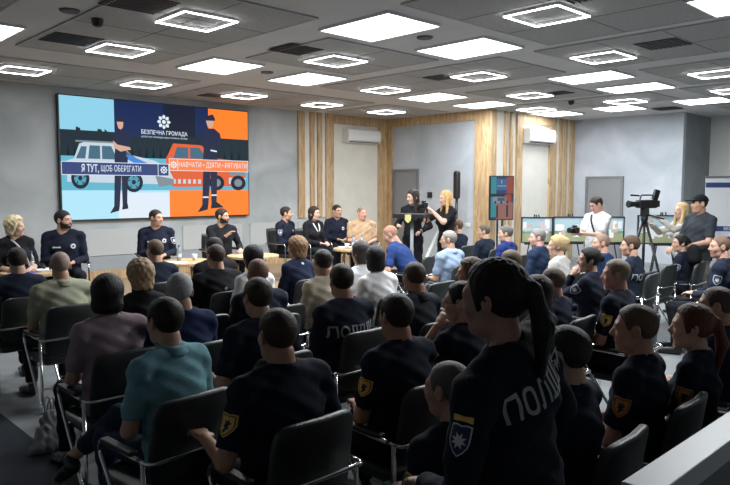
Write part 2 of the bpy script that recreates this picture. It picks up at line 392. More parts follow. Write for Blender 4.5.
def person(head_px=None, pos=None, Y=None, ztop=1.31, depth=None, standing=False, pose='lap', heading=90, head_heading=None, nod=0, lean=0, roll=0,
           fem=False, wide=1.0, scale=1.0, hair='short', haircol=(.03, .02, .015), skin=(.50, .30, .21), shirt=M_NAVYDK, sleeve='short', trousers=(.012, .013, .018),
           label='', name='person', lod=None, legs='sit', arms=None, floor=0.0, extras=(), collar=None, beard=None, jacket=False, belly=0, group=None, shoes=(.008, .008, .008)):
    head_heading = heading if head_heading is None else head_heading
    ps = dict(POSES.get(pose, {})); ps.update(arms or {})
    lean = lean+ps.get('lean', 0)
    hipz = .93 if standing else .545
    # upper body joints
    Lr = rotx(-R(lean))@np.eye(3)
    if roll: Lr = roty(R(roll))@Lr
    H = np.array([0, 0, hipz])
    def U(p): return H+Lr@np.array(p, float)
    fw = (.86 if fem else 1.0)*wide; dp = (.9 if fem else 1.0)*(1+.6*(wide-1))+0.0
    waist, chest, nb = U((0, 0, .15)), U((0, -.012, .31)), U((0, -.02, .46))
    shr, shl = U((.172*fw, -.012, .415)), U((-.172*fw, -.012, .415))
    hc = U((0, .0, .495))+np.array([0, .024, .130])
    wr, wl = H+np.array(ps.get('wr', (.24, .02, -.10))), H+np.array(ps.get('wl', (-.24, .02, -.10)))
    elr, wr = ik(shr, wr, pole=ps.get('pr', (.3, -1, -.2))); ell_, wl = ik(shl, wl, pole=ps.get('pl', (-.3, -1, -.2)))
    if standing:
        L = dict(hr=(.09, 0, hipz-.03), kr=(.10, .03, .50), ar=(.11, 0, .10), hl=(-.09, 0, hipz-.03), kl=(-.10, .02, .50), al=(-.12, -.02, .10))
    elif legs == 'crossed':
        L = dict(hr=(.09, 0, hipz-.02), kr=(-.02, .45, hipz+.07), ar=(-.18, .68, .37), hl=(-.09, 0, hipz-.02), kl=(-.12, .43, hipz-.03), al=(-.10, .40, .10))
    elif legs == 'figure4':
        L = dict(hr=(.09, 0, hipz-.02), kr=(.30, .38, hipz+.03), ar=(-.10, .46, hipz+.06), hl=(-.09, 0, hipz-.02), kl=(-.13, .43, hipz-.03), al=(-.13, .42, .10))
    else:
        L = dict(hr=(.09, 0, hipz-.02), kr=(.14, .43, hipz-.03), ar=(.15, .42, .10), hl=(-.09, 0, hipz-.02), kl=(-.14, .43, hipz-.03), al=(-.15, .38, .10))
    key = (standing, pose, lean, roll, fem, wide, legs, tuple(sorted((k, v) for k, v in (arms or {}).items())), belly)
    # ---------------- placement
    hd = R(heading-90); top_local = hc+np.array([0, -.01, .118])
    top_local = top_local*scale
    Rz = rotz(hd); off = Rz@top_local
    if head_px is not None:
        if depth is not None: T = at(*head_px, depth=depth)
        elif Y is not None: T = at(*head_px, Y=Y)
        else: T = at(*head_px, Z=ztop)
        px, py = T.x-off[0], T.y-off[1]; topz = T.z
        if depth is not None or Y is not None:
            scale2 = (topz-floor)/(top_local[2]/scale); scale2 = min(max(scale2, .86), 1.13); scale = scale2
            off = Rz@((top_local/np.linalg.norm(top_local)*0)+(hc+np.array([0, -.01, .118]))*scale); px, py = T.x-off[0], T.y-off[1]
        else: scale = (topz-floor)/((hc[2]+.118))
    else: px, py = pos
    dist = math.hypot(px, py)
    if lod is None: lod = 0 if dist < 3.4 else (1 if dist < 6.8 else 2)
    hB, hH, hN = ((.011, .0046, .0045), (.014, .006, .006), (.018, .0075, .008))[lod]
    root = empty(name, (px, py, floor), hd); root.scale = (scale,)*3
    # ---------------- body (skin)
    def limbs(o=0.0, arm=1.0):
        return [seg(shr, elr, .050*fw**.5+o, .040+o), seg(elr, wr, .040+o, .026+o)], [seg(shl, ell_, .050*fw**.5+o, .040+o), seg(ell_, wl, .040+o, .026+o)]
    def torso(o=0.0):
        b = belly
        fs = [ellseg(H+np.array([0, 0, -.01]), waist, .158*fw+o, .145*fw+o+b*.3, .115*dp+o, .105*dp+o+b, ),
              ellseg(waist, chest, .145*fw+o+b*.3, .165*fw+o, .105*dp+o+b*.8, .115*dp+o), ellseg(chest, U((0, -.018, .39)), .165*fw+o, .145*fw+o, .115*dp+o, .085*dp+o),
              seg(nb+Lr@np.array([.025, -.005, .012]), shr+Lr@np.array([0, 0, .008]), .052+o, .052*fw**.5+o), seg(nb+Lr@np.array([-.025, -.005, .012]), shl+Lr@np.array([0, 0, .008]), .052+o, .052*fw**.5+o)]
        if fem: fs += [ell(U((s*.07, .085, .27)), (.062+o, .05+o, .058+o)) for s in (-1, 1)]
        return fs
    nk = hc+np.array([0, -.035, -.07])
    def mkbody():
        a, b = limbs()
        core = union(torso(-.014)+[seg(nb+Lr@np.array([0, 0, -.02]), nk, .064 if not fem else .050, .056 if not fem else .045)], .03)
        lg = [seg(L['hr'], L['kr'], .068, .048), seg(L['kr'], L['ar'], .046, .034), seg(L['hl'], L['kl'], .068, .048), seg(L['kl'], L['al'], .046, .034)]
        return nets(union([core, union(a, .015), union(b, .015)]+lg, .02), hB*1.1)
    bv, bq = cached(('body', key, lod), mkbody)
    fsk = R(head_heading-heading); hR = rotz(fsk)@rotx(R(-nod))
    parts = [(bv, bq, 0)]
    for v, q, mi in head_mesh(fem, hH): parts.append((xform(v, hR, hc), q, mi))
    for side, w, e in ((1, wr, elr), (-1, wl, ell_)):
        curl = ps.get('curl', .55 if not standing else .7); v, q = hand_mesh(curl, hN)
        y = (w-e)/np.linalg.norm(w-e)
        hdv = ps.get('hdr' if side > 0 else 'hdl')
        if hdv is not None: y = np.array(hdv, float); y /= np.linalg.norm(y)
        z = np.array(ps.get('br' if side > 0 else 'bl', (0, -.1, 1) if not standing or pose else (side, 0, 0)), float)
        z = z-y*(z@y); z /= np.linalg.norm(z)+1e-9; x = np.cross(y, z)
        M = np.stack([x*(-side), y, z], 1) if True else None
        vv = xform(v, M, w-y*.01, 1.0 if not fem else .92)
        if side > 0: q = q[:, ::-1]
        parts.append((vv, q, 0))
    ms = [skinm(skin), hairm(tuple(c*.8 for c in haircol)), mat('lip_%s' % str(skin[0]), (skin[0]*.85, skin[1]*.55, skin[2]*.55), .5), mat('eye_white', (.34, .30, .28), .35), mat('eye_iris', (.03, .02, .015), .2)]
    qmesh('body', parts, ms, root)
    # ---------------- shirt
    def wr_noise(P): return .0045*np.sin(P[..., 2]*38+np.sin(P[..., 0]*21)*1.6+P[..., 1]*14)*np.sin(P[..., 0]*17+P[..., 1]*23+1.3)+.0025*np.sin(P[..., 2]*75+P[..., 0]*44)
    def mkshirt():
        t = union(torso(.010 if not jacket else .018)+[ellseg(H+np.array([0, -.005, -.06]), H+np.array([0, 0, .03]), .165*fw, .158*fw+.01, .122*dp+.008, .118*dp+.01)], .035)
        arms_ = []
        for s, e, w in ((shr, elr, wr), (shl, ell_, wl)):
            if sleeve == 'short':
                n = (e-s)/np.linalg.norm(e-s); cut = s+(e-s)*.82; g = seg(s, e, .060*fw**.5, .054)
                arms_.append((g, n, cut))
            elif sleeve == 'roll':
                n = (w-e)/np.linalg.norm(w-e); cut = e+(w-e)*.25; arms_.append((union([seg(s, e, .060*fw**.5, .050), seg(e, w, .050, .040)], .012), n, cut))
            elif sleeve == 'long':
                n = (w-e)/np.linalg.norm(w-e); cut = e+(w-e)*.94; arms_.append((union([seg(s, e, .062*fw**.5, .050), seg(e, w, .050, .036)], .012), n, cut))
        neckc = nb+Lr@np.array([0, .016, .098])
        def f(P):
            d = t(P)
            for g, n, cut in arms_:
                a = g(P); a = np.maximum(a, (P-cut.astype(np.float32))@n.astype(np.float32)); d = smin(d, a, .022)
            d = d+wr_noise(P)
            hole = np.linalg.norm((P-neckc.astype(np.float32))/np.array([1, 1, 1.3], np.float32), axis=-1)-(.068 if not fem else .066)
            d = np.maximum(d, -hole); d = np.maximum(d, (H[2]-.10)-P[..., 2]); return d
        bbs = [t.bb]+[g.bb for g, n, c in arms_]
        f.bb = (np.min([b[0] for b in bbs], 0), np.max([b[1] for b in bbs], 0)); return nets(f, hB)
    sv, sq = cached(('shirt', key, sleeve, jacket, lod), mkshirt)
    so = qmesh('jacket' if jacket else 'shirt', [(sv, sq, 0)], [fabric(shirt)], root)
    # ---------------- trousers, shoes
    def mktr():
        fs = [ellseg(H+np.array([0, 0, -.045]), H+np.array([0, 0, .05]), .165*fw, .150*fw, .122*dp, .112*dp),
              seg(L['hr'], L['kr'], .085, .062), seg(L['kr'], L['ar'], .060, .050), seg(L['hl'], L['kl'], .085, .062), seg(L['kl'], L['al'], .060, .050)]
        g = union(fs, .03)
        ar, al = np.array(L['ar'], np.float32), np.array(L['al'], np.float32)
        kr, kl = np.array(L['kr'], np.float32), np.array(L['kl'], np.float32)
        def f(P):
            d = g(P)+wr_noise(P)
            for a, k in ((ar, kr), (al, kl)):
                n = (a-k)/np.linalg.norm(a-k)
                b_ = .10 if legs == 'crossed' and a[2] > .2 else .02
                near = np.linalg.norm(P-a, axis=-1)-.11-b_+.02
                d = np.maximum(d, np.minimum((P-(a-n*b_))@n, -near))
            return d
        f.bb = g.bb; return nets(f, hB*1.15)
    tv, tq = cached(('trousers', key[0], fem, wide, legs, lod), mktr)
    qmesh('trousers', [(tv, tq, 0)], [fabric(trousers)], root)
    def mkshoe():
        g = union([ellseg((0, -.03, .045), (0, .10, .035), .036, .042, .040, .036), ell((0, .155, .028), (.040, .055, .030)), seg((0, -.02, .05), (0, -.015, .085), .036, .038)], .02)
        def f(P): return np.maximum(g(P), .0-P[..., 2])
        f.bb = g.bb; return nets(f, hB*.8)
    shv, shq = cached(('shoe', lod), mkshoe)
    for s, a, k in ((1, L['ar'], L['kr']), (-1, L['al'], L['kl'])):
        a = np.array(a, float); tilt = 0 if a[2] < .12 else (-.5 if legs == 'crossed' else 0)
        Mx = rotz(-.12*s)@rotx(tilt)
        if legs == 'figure4' and s > 0: Mx = rotz(R(80))@roty(R(-70))
        v = xform(shv, Mx, a+Mx@np.array([0, 0, -.10 if a[2] < .12 else -.09]))
        qmesh('shoe', [(v, shq, 0)], [mat('shoe_leather_%.2f' % shoes[0], shoes, .35)], root)
    # ---------------- hair
    if hair and hair != 'bald':
        v, q = hair_mesh(hair, fem, hH); qmesh('hair', [(xform(v, hR, hc), q, 0)], [hairm(haircol)], root)
    if beard:
        v, q = hair_mesh('beard', fem, hH); qmesh('beard', [(xform(v, hR, hc), q, 0)], [hairm(beard)], root)
    # ---------------- extras
    if collar:
        c0 = (nb+Lr@np.array([0, -.006, .005])).astype(np.float32); c1 = (nb+Lr@np.array([0, .010, .085])).astype(np.float32); ax = (c1-c0)/np.linalg.norm(c1-c0)
        tl = ax+np.array([0, -.45, 0], np.float32); tl /= np.linalg.norm(tl); cg = seg(c0, c1, .082 if not fem else .074, .068 if not fem else .060); mid = (c0+c1)/2
        def cf(P):
            q = (P-mid)@tl; fr = (np.abs(P[..., 0]-c1[0])-(P[..., 1]-c1[1]-.02)*.35)
            return np.maximum(np.maximum(cg(P)+.0015*np.sin(P[..., 0]*60), np.abs(q+.002)-.024), np.where(P[..., 1] > c1[1]+.03, .004-fr, -1))
        cf.bb = cg.bb; cv_, cq_ = nets(cf, (.006, .009, .011)[lod], pad=.01); qmesh('collar', [(cv_, cq_, 0)], [fabric(collar)], so)
    bvh = None
    def project(vs2, org, n, upv, off=.004):
        nonlocal bvh
        if bvh is None: bvh = BVHTree.FromPolygons([Vector(map(float, p)) for p in sv], [tuple(map(int, f)) for f in sq])
        n = Vector(n).normalized(); upv = Vector(upv); upv = (upv-n*upv.dot(n)).normalized(); rt = upv.cross(n); org = Vector(org); out = []
        for v in vs2:
            o = org+rt*v.x+upv*v.y+n*.25; hit = bvh.ray_cast(o, -n, .5)
            out.append((hit[0] if hit[0] else org+rt*v.x+upv*v.y)+n*(off+v.z))
        return out
    def shield(w, h):
        top = [(-.5, .5), (-.25, .54), (0, .5), (.25, .54), (.5, .5)]; side = [(.5, .0), (.42, -.22), (.22, -.42), (0, -.55), (-.22, -.42), (-.42, -.22), (-.5, .0)]
        return [Vector((x*w, y*h, 0)) for x, y in top+side]
    def decal(name, rings, org, n, upv, mats):
        mb = MB()
        for i, (pts, mi, zz) in enumerate(rings):
            c = sum(pts, Vector())/len(pts); ps_ = [p.copy() for p in pts]+[c]
            mid = [(p+c)/2 for p in pts]; allp = pts+mid+[c]; N = len(pts)
            for p in allp: p = p
            pr = project([Vector((p.x, p.y, zz)) for p in allp], org, n, upv)
            fs = [(k, (k+1) % N, N+(k+1) % N, N+k) for k in range(N)]+[(N+k, N+(k+1) % N, 2*N) for k in range(N)]
            mb.add(pr, [f[::-1] for f in fs], mi)
        return mb.build(name, mats, so)
    YEL = mat('patch_gold', (.85, .55, .12), .7); DKB = mat('patch_navy', (.02, .03, .08), .7); WHT = mat('patch_white', (.62, .64, .66), .7); ORG = mat('patch_orange', (.62, .25, .05), .7)
    for ex in extras:
        kind = ex[0] if isinstance(ex, tuple) else ex
        if kind in ('patch_gold', 'patch_orange', 'patch_white', 'patch_white_r', 'patch_gold_r'):
            s = 1 if kind.endswith('_r') else -1; S, E_ = (shl, ell_) if s < 0 else (shr, elr)
            org = S+(E_-S)*.42; n = (s*1, -.35, .12) if heading < 180 else (s*.5, .9, .1); up = S-E_
            if kind.startswith('patch_gold') or kind == 'patch_orange':
                c = YEL if 'gold' in kind else ORG
                em = [Vector((x*.05, y*.05, 0)) for x, y in [(-.25,-.5),(-.05,-.2),(-.3,-.1),(-.2,.15),(-.35,.4),(-.05,.3),(.1,.5),(.2,.25),(.4,.2),(.15,0),(.3,-.3),(.1,-.25),(.05,-.5)]]
                decal('shoulder_patch', [(shield(.078, .088), 0, 0), (shield(.066, .076), 1, .001), (shield(.058, .068), 0, .002), (em, 1, .003)], org, n, up, [c, DKB])
            else:
                st = [Vector((math.cos(a*math.pi/8)*(.026 if a % 2 else .014), math.sin(a*math.pi/8)*(.026 if a % 2 else .014), 0)) for a in range(16)]
                decal('shoulder_patch', [(shield(.080, .092), 0, 0), (shield(.070, .082), 1, .001), (st, 0, .002)], org, n, up, [WHT, DKB])
        elif kind == 'patch_police':
            org = shl+(ell_-shl)*.40; n = (-1, -.15, .15); up = shl-ell_
            st = [Vector((math.cos(a*math.pi/8)*(.024 if a % 2 else .012), math.sin(a*math.pi/8)*(.024 if a % 2 else .012), 0)) for a in range(16)]
            bar = [Vector(p) for p in ((-.030, .066, 0), (.030, .066, 0), (.030, .048, 0), (-.030, .048, 0))]
            decal('shoulder_patch', [(shield(.062, .080), 0, 0), (shield(.055, .073), 1, .001), (st, 0, .002), (bar, 2, .001)], org, n, up, [WHT, DKB, YEL])
        elif kind == 'badge':
            st = [Vector((math.cos(a*math.pi/8)*(.036 if a % 2 else .026), math.sin(a*math.pi/8)*(.036 if a % 2 else .026), 0)) for a in range(16)]
            ins = [Vector((p.x*.45, p.y*.45, 0)) for p in st]
            decal('chest_badge', [(st, 0, 0), (ins, 1, .002)], U((-.085*fw, .1, .31)), Lr@np.array([0, 1, 0]), (0, 0, 1), [WHT, DKB])
        elif kind == 'nametag':
            decal('name_tape', [([Vector(p) for p in ((-.045, -.010, 0), (.045, -.010, 0), (.045, .010, 0), (-.045, .010, 0))], 0, 0)], U((.085*fw, .1, .30)), Lr@np.array([0, 1, 0]), (0, 0, 1), [WHT])
        elif kind == 'text':
            tvs, tfs = text_data(ex[1], ex[2], ex[3] if len(ex) > 3 else .9, .002)
            import bmesh
            bm = bmesh.new(); vv = [bm.verts.new(v) for v in tvs]
            for f in tfs:
                try: bm.faces.new([vv[i] for i in f])
                except Exception: pass
            for _ in range(3): bmesh.ops.subdivide_edges(bm, edges=[e for e in bm.edges if e.calc_length() > .02], cuts=1)
            bmesh.ops.triangulate(bm, faces=bm.faces)
            bm.verts.index_update(); P2 = [v.co.copy() for v in bm.verts]; F2 = [tuple(v.index for v in f.verts) for f in bm.faces]; bm.free()
            zc = ex[4] if len(ex) > 4 else .33
            pr = project(P2, U((ex[5] if len(ex) > 5 else 0, -.1, zc)), Lr@np.array([0, -1, 0]), Lr@np.array([0, 0, 1]), .005)
            MB().add(pr, F2).build('back_lettering', mat('reflective_grey', (.30, .33, .34), .5), so)
        elif kind == 'backlogo':
            pr = [Vector((math.cos(a*math.pi/5)*(.022 if a % 2 else .010), math.sin(a*math.pi/5)*(.022 if a % 2 else .010), 0)) for a in range(10)]
            decal('back_logo', [(pr, 0, 0)], U((0, -.1, .34)), (0, -1, 0), (0, 0, 1), [WHT])
        elif kind == 'glasses':
            mb = MB()
            for s in (-1, 1):
                mb.tube([hc+hR@np.array([s*.031+.023*math.cos(a*math.pi/8), .098, .002+.017*math.sin(a*math.pi/8)]) for a in range(16)], .002, 6, closed=True)
                mb.tube([hc+hR@np.array(p) for p in ((s*.054, .098, .008), (s*.076, .08, .010), (s*.082, .0, .006))], .002, 6)
            mb.tube([hc+hR@np.array(p) for p in ((-.009, .10, .004), (.009, .10, .004))], .002, 6)
            mb.build('glasses', M_BLACK, root)
        elif kind == 'cap':
            b0 = head_sdf(fem).base
            def capf(P):
                d = b0(P)-.014; d = np.maximum(d, .042+.12*(P[..., 1]*-.0)-P[..., 2]); br = ell((0, .115, .048), (.068, .07, .009))(P); return smin(d, br, .01)
            capf.bb = (np.array([-.11, -.14, .0]), np.array([.11, .20, .15]))
            v, q = cached(('cap', fem, hH), lambda: nets(capf, hH, pad=.004)); qmesh('cap', [(xform(v, hR, hc), q, 0)], [fabric((.012, .012, .014))], root)
        elif kind == 'strap':
            c = ex[1]; mb = MB(); pts = []
            for k in range(13):
                a = k/12*2*math.pi; pts.append(U((.06*math.sin(a)+.02, .0+.14*math.cos(a)*dp, .30+.14*math.cos(a*1)*-.0+.10*math.sin(a))))
            mb.tube(smoothpath([U((-.12, .13, .12)), U((-.06, .15, .28)), U((.02, .11, .42)), U((.075, .0, .475)), U((.05, -.12, .40)), U((-.05, -.155, .25)), U((-.13, -.12, .08))]), .012, 6)
            mb.build('strap', fabric(c), root)
        elif kind == 'vcollar':
            mb = MB(); 
            mb.tube(smoothpath([U((.0, .125, .27)), U((.045, .105, .38)), U((.06, .03, .475)), U((0, -.055, .505)), U((-.06, .03, .475)), U((-.045, .105, .38)), U((0, .125, .27))]), .011, 6)
            mb.build('blouse_collar', fabric((.7, .7, .7)), so, smooth=True)
    tag(root, label, 'person', group)
    root['_d'] = dist
    del root['_d']
    J = dict(root=root, scale=scale, pos=(px, py), hd=hd, wr=wr, wl=wl, hc=hc)
    def world(p): q = Rz@(np.array(p, float)*scale); return Vector((px+q[0], py+q[1], floor+q[2]))
    J['w'] = world; return J
# ================================================================== ROOM
MB_ = MB
FLOORM = mat('grey_vinyl', (.19, .205, .215), .45, noise=.12, nscale=3, bump=.05, bscale=30)
struct('floor', MB().box((-2.5, -3, -.1), (19, YF+.1, 0)), FLOORM)
cm = mat('charcoal_carpet', (.018, .024, .034), .95, bump=.6, bscale=350, noise=.35, nscale=160)
o = MB().box((-2.4, -2.9, 0), (1.60, 8.4, .006)).build('aisle_carpet', cm); tag(o, 'dark charcoal carpet covering the floor left of the chairs', 'carpet')
struct('wall_front', MB().box((-2.5, YF, 0), (XR, YF+.15, Hc)), M_CONC)
struct('wall_right', MB().box((XR, YB, 0), (XR+.15, YF+.15, Hc)).box((XC, YD, 0), (XC+.15, YB+.15, Hc)).box((XE, -3, 0), (XE+.15, YD+.15, Hc)), M_CONC2)
struct('wall_alcove', MB().box((XR+.15, YB, 0), (XC+.15, YB+.15, Hc)), M_CREAM)
struct('wall_return', MB().box((XC+.15, YD, 0), (XE+.15, YD+.15, Hc)), M_GREEN)
struct('wall_left', MB().box((-2.65, -3, 0), (-2.5, YF+.15, Hc)), M_CONC)
struct('wall_back', MB().box((-2.65, -3.15, 0), (XE+.15, -3, Hc)), M_CONC)
CEIL = mat('ceiling_light_grey', (.55, .55, .55), .85, noise=.04, nscale=2)
struct('ceiling', MB().box((-2.65, -3.15, Hc), (XE+.15, YF+.15, Hc+.1)), CEIL)
# tile islands
TILE = mat('acoustic_tile', (.37, .37, .36), .95, noise=.12, nscale=30, bump=.2, bscale=200); SEAM = mat('tile_seam', (.10, .10, .10), .9)
LSEAM = mat('tile_rail', (.42, .42, .42), .6)
isl = [(2.75, 4.5, 5.4, 8.92), (-.6, 2.1, 5.4, 8.92), (5.2, 7.1, 6.0, 7.65), (4.75, 7.3, 1.6, 4.42), (1.2, 4.3, .2, 4.3), (7.55, 9.2, 5.3, 8.9), (7.55, 9.2, 1.6, 4.75), (9.9, 11.75, 6.0, 7.65), (9.8, 11.75, 1.6, 4.42),
       (12.1, 13.4, 5.3, 8.7), (12.1, 13.4, 1.6, 4.75), (2.5, 5.75, 9.85, 11.75), (6.2, 9.7, 9.85, 11.75), (10.1, 12.1, 9.85, 11.75), (-1.5, 2.1, 9.85, 11.75), (14.9, 17.2, 1.6, 5.2)]
for i, (x0, x1, y0, y1) in enumerate(isl):
    mb = MB().box((x0, y0, Hc-.015), (x1, y1, Hc), 0)
    nx = max(1, round((x1-x0)/.95)); ny = max(1, round((y1-y0)/.9))
    for k in range(1, nx): x = x0+(x1-x0)*k/nx; mb.box((x-.006, y0, Hc-.0165), (x+.006, y1, Hc-.015), 1)
    for k in range(1, ny): y = y0+(y1-y0)*k/ny; mb.box((x0, y-.006, Hc-.0165), (x1, y+.006, Hc-.015), 1)
    for a in ((x0-.02, y0-.02, x1+.02, y0), (x0-.02, y1, x1+.02, y1+.02), (x0-.02, y0, x0, y1), (x1, y0, x1+.02, y1)): mb.box((a[0], a[1], Hc-.02), (a[2], a[3], Hc), 2)
    struct('trim_%d' % (i+1), mb, [TILE, SEAM, LSEAM])
LT = mat('light_panel', (.93, .97, 1.0), .5, emit=6.0); LF = mat('led_strip', (.97, .97, 1.0), .5, emit=9.0)
def area(x, y, sx, sy, pw, z=Hc-.06):
    l = bpy.data.lights.new('panel_lamp', 'AREA'); l.shape = 'RECTANGLE'; l.size = sx; l.size_y = sy; l.energy = pw; l.color = (.93, .97, 1)
    o = bpy.data.objects.new('panel_lamp', l); COL.objects.link(o); return o
panels = [((4.82, 4.69, 5.64, 5.75), 'over the aisle side, front of the camera'), ((6.38, 4.69, 7.2, 5.75), ''), ((4.84, 7.9, 5.66, 8.93), ''), ((6.42, 7.9, 7.24, 8.93), ''), ((9.45, 4.69, 10.27, 5.75), ''), ((11.0, 4.69, 11.82, 5.75), ''),
          ((9.45, 7.9, 10.3, 8.95), ''), ((11.08, 7.9, 11.9, 8.95), ''), ((13.6, 7.8, 14.5, 8.68), ''), ((13.6, 6.34, 14.5, 7.18), ''), ((13.6, 4.6, 14.5, 5.5), ''), ((6.5, 1.5, 7.3, 2.55), ''), ((1.7, 7.85, 2.52, 8.9), '')]
plab = ['large square ceiling light panel at top middle, nearest of all in the middle', 'ceiling light panel just right of the biggest one, above the ceiling speaker', 'ceiling light panel above the gap between two LED frames left of middle', 'ceiling light panel left of middle, right of the round speaker and below the biggest panel',
        'long-looking ceiling light panel right of middle, left of its pair', 'ceiling light panel right of middle, right one of the front pair', 'small far ceiling light panel above the corner, left of its pair', 'small far ceiling light panel above the slatted wall, right of its pair',
        'farthest ceiling light panel above the second air conditioner', 'ceiling light panel above the grey door on the right', 'ceiling light panel cut by the right picture edge, above the roll-up banner', 'ceiling light panel cut by the top right corner', 'ceiling light panel cut by the left picture edge']
def ceiling_light(x0, y0, x1, y1, label):
    t = empty('ceiling_light', ((x0+x1)/2, (y0+y1)/2, Hc)); w, l = (x1-x0)/2, (y1-y0)/2
    f = MB()
    for a in ((-w, -l, w, -l+.02), (-w, l-.02, w, l), (-w, -l+.02, -w+.02, l-.02), (w-.02, -l+.02, w, l-.02)): f.box((a[0], a[1], -.03), (a[2], a[3], 0))
    f.build('frame', M_WHITE, t); MB().box((-w+.02, -l+.02, -.022), (w-.02, l-.02, -.002)).build('diffuser', LT, t)
    tag(t, label, 'ceiling light', 'square ceiling light panels')
for (r, _), lb in zip(panels, plab): ceiling_light(*r, lb)
frs = [(3.63, 6.24, 'LED frame light at top left, largest of the left side'), (3.70, 8.2, 'LED frame light at upper left between two black ceiling vents'), (3.31, 10.58, 'LED frame light at the left picture edge'), (5.2, 10.58, 'LED frame light above the left half of the video wall'), (7.12, 10.6, 'LED frame light above the orange top of the video wall'),
       (6.07, 6.87, 'LED frame light left of the biggest light panel, by a black vent'), (8.45, 8.28, 'LED frame light in the middle, between far and near panel pairs'), (9.0, 10.62, 'small LED frame light above the wooden slats beside the video wall'), (10.85, 10.6, 'small LED frame light above the left air conditioner'),
       (5.98, 3.65, 'LED frame light at top right of middle, nearest and largest'), (8.43, 6.29, 'LED frame light in the middle, beside a small dark vent'), (10.8, 6.9, 'LED frame light right of middle above the slatted wall'), (8.37, 4.27, 'LED frame light at right with a black vent to its right'),
       (10.75, 3.7, 'LED frame light cut by the right picture edge'), (12.85, 6.07, 'small LED frame light above the grey door on the right'), (12.8, 8.02, 'smallest LED frame light, above the second air conditioner'), (12.8, 4.1, 'small LED frame light at the right picture edge over the roll-up banner')]
lf0 = None
for x, y, lb in frs:
    if lf0 is None:
        t = empty('led_frame_light'); a = .30; b = .012; mb = MB(); hb = MB()
        for q in ((-a, -a, a, -a+b), (-a, a-b, a, a), (-a, -a+b, -a+b, a-b), (a-b, -a+b, a, a-b)):
            mb.box((q[0], q[1], -.055), (q[2], q[3], -.045)); hb.box((q[0], q[1], -.045), (q[2], q[3], -.018))
        mb.build('led_strip', LF, t); hb.build('housing', M_WHITE, t); lf0 = t; o = t
    else: o = copy_tree(lf0)
    o.location = (x, y, Hc); tag(o, 'hollow square '+lb, 'ceiling light', 'hollow square LED frame lights')
# vents
VM = mat('vent_black', (.01, .01, .012), .6); v0 = None
for x, y, s, lb in [(3.08, 8.1, .55, 'black slatted ceiling vent at upper left beside an LED frame'), (2.95, 6.1, .55, 'black slatted ceiling vent cut by the top edge, upper left'), (5.3, 6.75, .5, 'black slatted ceiling vent left of the biggest light panel'),
                    (8.2, 6.85, .4, 'small black slatted ceiling vent in the middle of the ceiling'), (8.22, 3.45, .5, 'black slatted ceiling vent at upper right beside an LED frame'), (6.75, 11.1, .4, 'small dark ceiling vent above the video wall'), (11.05, 6.45, .4, 'small dark ceiling vent right of middle'), (5.6, 3.05, .5, 'black slatted ceiling vent cut by the top edge, right of middle'), (14.9, 6.1, .5, 'dark ceiling vent near the far right wall corner'), (8.95, 10.95, .35, 'small dark ceiling vent above the slats left of the air conditioner')]:
    t = empty('ceiling_vent', (x, y, Hc-.015)); a = s/2
    MB().box((-a, -a, -.004), (a, a, 0)).build('grille_back', VM, t)
    f = MB(); n = 9
    for k in range(n): yy = -a+.02+(s-.04)*k/(n-1); f.box((-a, yy-.004, -.012), (a, yy+.004, -.004))
    f.build('grille_slats', mat('vent_slat', (.07, .07, .075), .5), t)
    tag(t, lb, 'ceiling vent', 'black ceiling vents')
for x, y, lb in [(2.6, 6.86, 'small round ceiling speaker at upper left'), (5.97, 5.22, 'round grey ceiling speaker between the two nearest light panels'), (6.05, 8.4, 'round grey ceiling speaker between two light panels left of middle')]:
    o = MB().lathe([(.07, -.02), (.085, -.02), (.095, -.008), (.095, 0)]).build('ceiling_speaker', mat('speaker_grille', (.12, .12, .12), .8), smooth=False); o.location = (x, y, Hc); tag(o, lb, 'ceiling speaker')
for x, y, lb in [(2.66, 6.95, 'small dark security camera dome hanging at upper left'), (12.2, 6.86, 'small dark dome fitting under the ceiling right of middle')]:
    o = MB().lathe([(.02, -.10), (.05, -.085), (.06, -.05), (.06, -.01), (.07, 0)]).build('dome_camera', M_BLACK, smooth=True); o.location = (x+(.25 if x < 5 else 0), y, Hc); tag(o, lb, 'security camera')
# actual lamps (area lights right under the diffusers)
PW = 44
for (r, _) in panels:
    l = area(0, 0, r[2]-r[0]-.06, r[3]-r[1]-.06, PW*(.25 if r[0] < 4 else (.18 if r[1] > 7 else .42) if r[0] > 13 else .75 if r[0] > 9 else 2.0 if r[1] < 3 else 1.55 if r[1] < 5 else 1.15)); l.location = ((r[0]+r[2])/2, (r[1]+r[3])/2, Hc-.03)
    tag(l, kind=None)
# ------------------------------------------------------------------ stage
stg = MB().box((1.9, 8.75, 0), (XR, YF, ST))
struct('trim_60', MB().box((1.9, YF-.12, ST), (XR, YF, .37)), WOOD)
stg.box((1.9, 8.3, 0), (11.2, 8.75, ST))
struct('floor_stage', stg, mat('oak_laminate', (.36, .25, .14), .45, noise=.2, nscale=6, stretch=(1, 8, 1)))
struct('baseboard_front', MB().box((-2.5, YF-.03, .37), (XR, YF, .62)), mat('grey_skirting', (.30, .33, .36), .6))
wp = MB()
for a, b in ((4.6, 6.35), (6.62, 8.0), (8.2, 9.45), (9.5, 10.55)):
    wp.box((a, YF-.02, .63), (b, YF, 1.10))
struct('trim_30', wp, mat('pale_panel', (.46, .48, .48), .6))
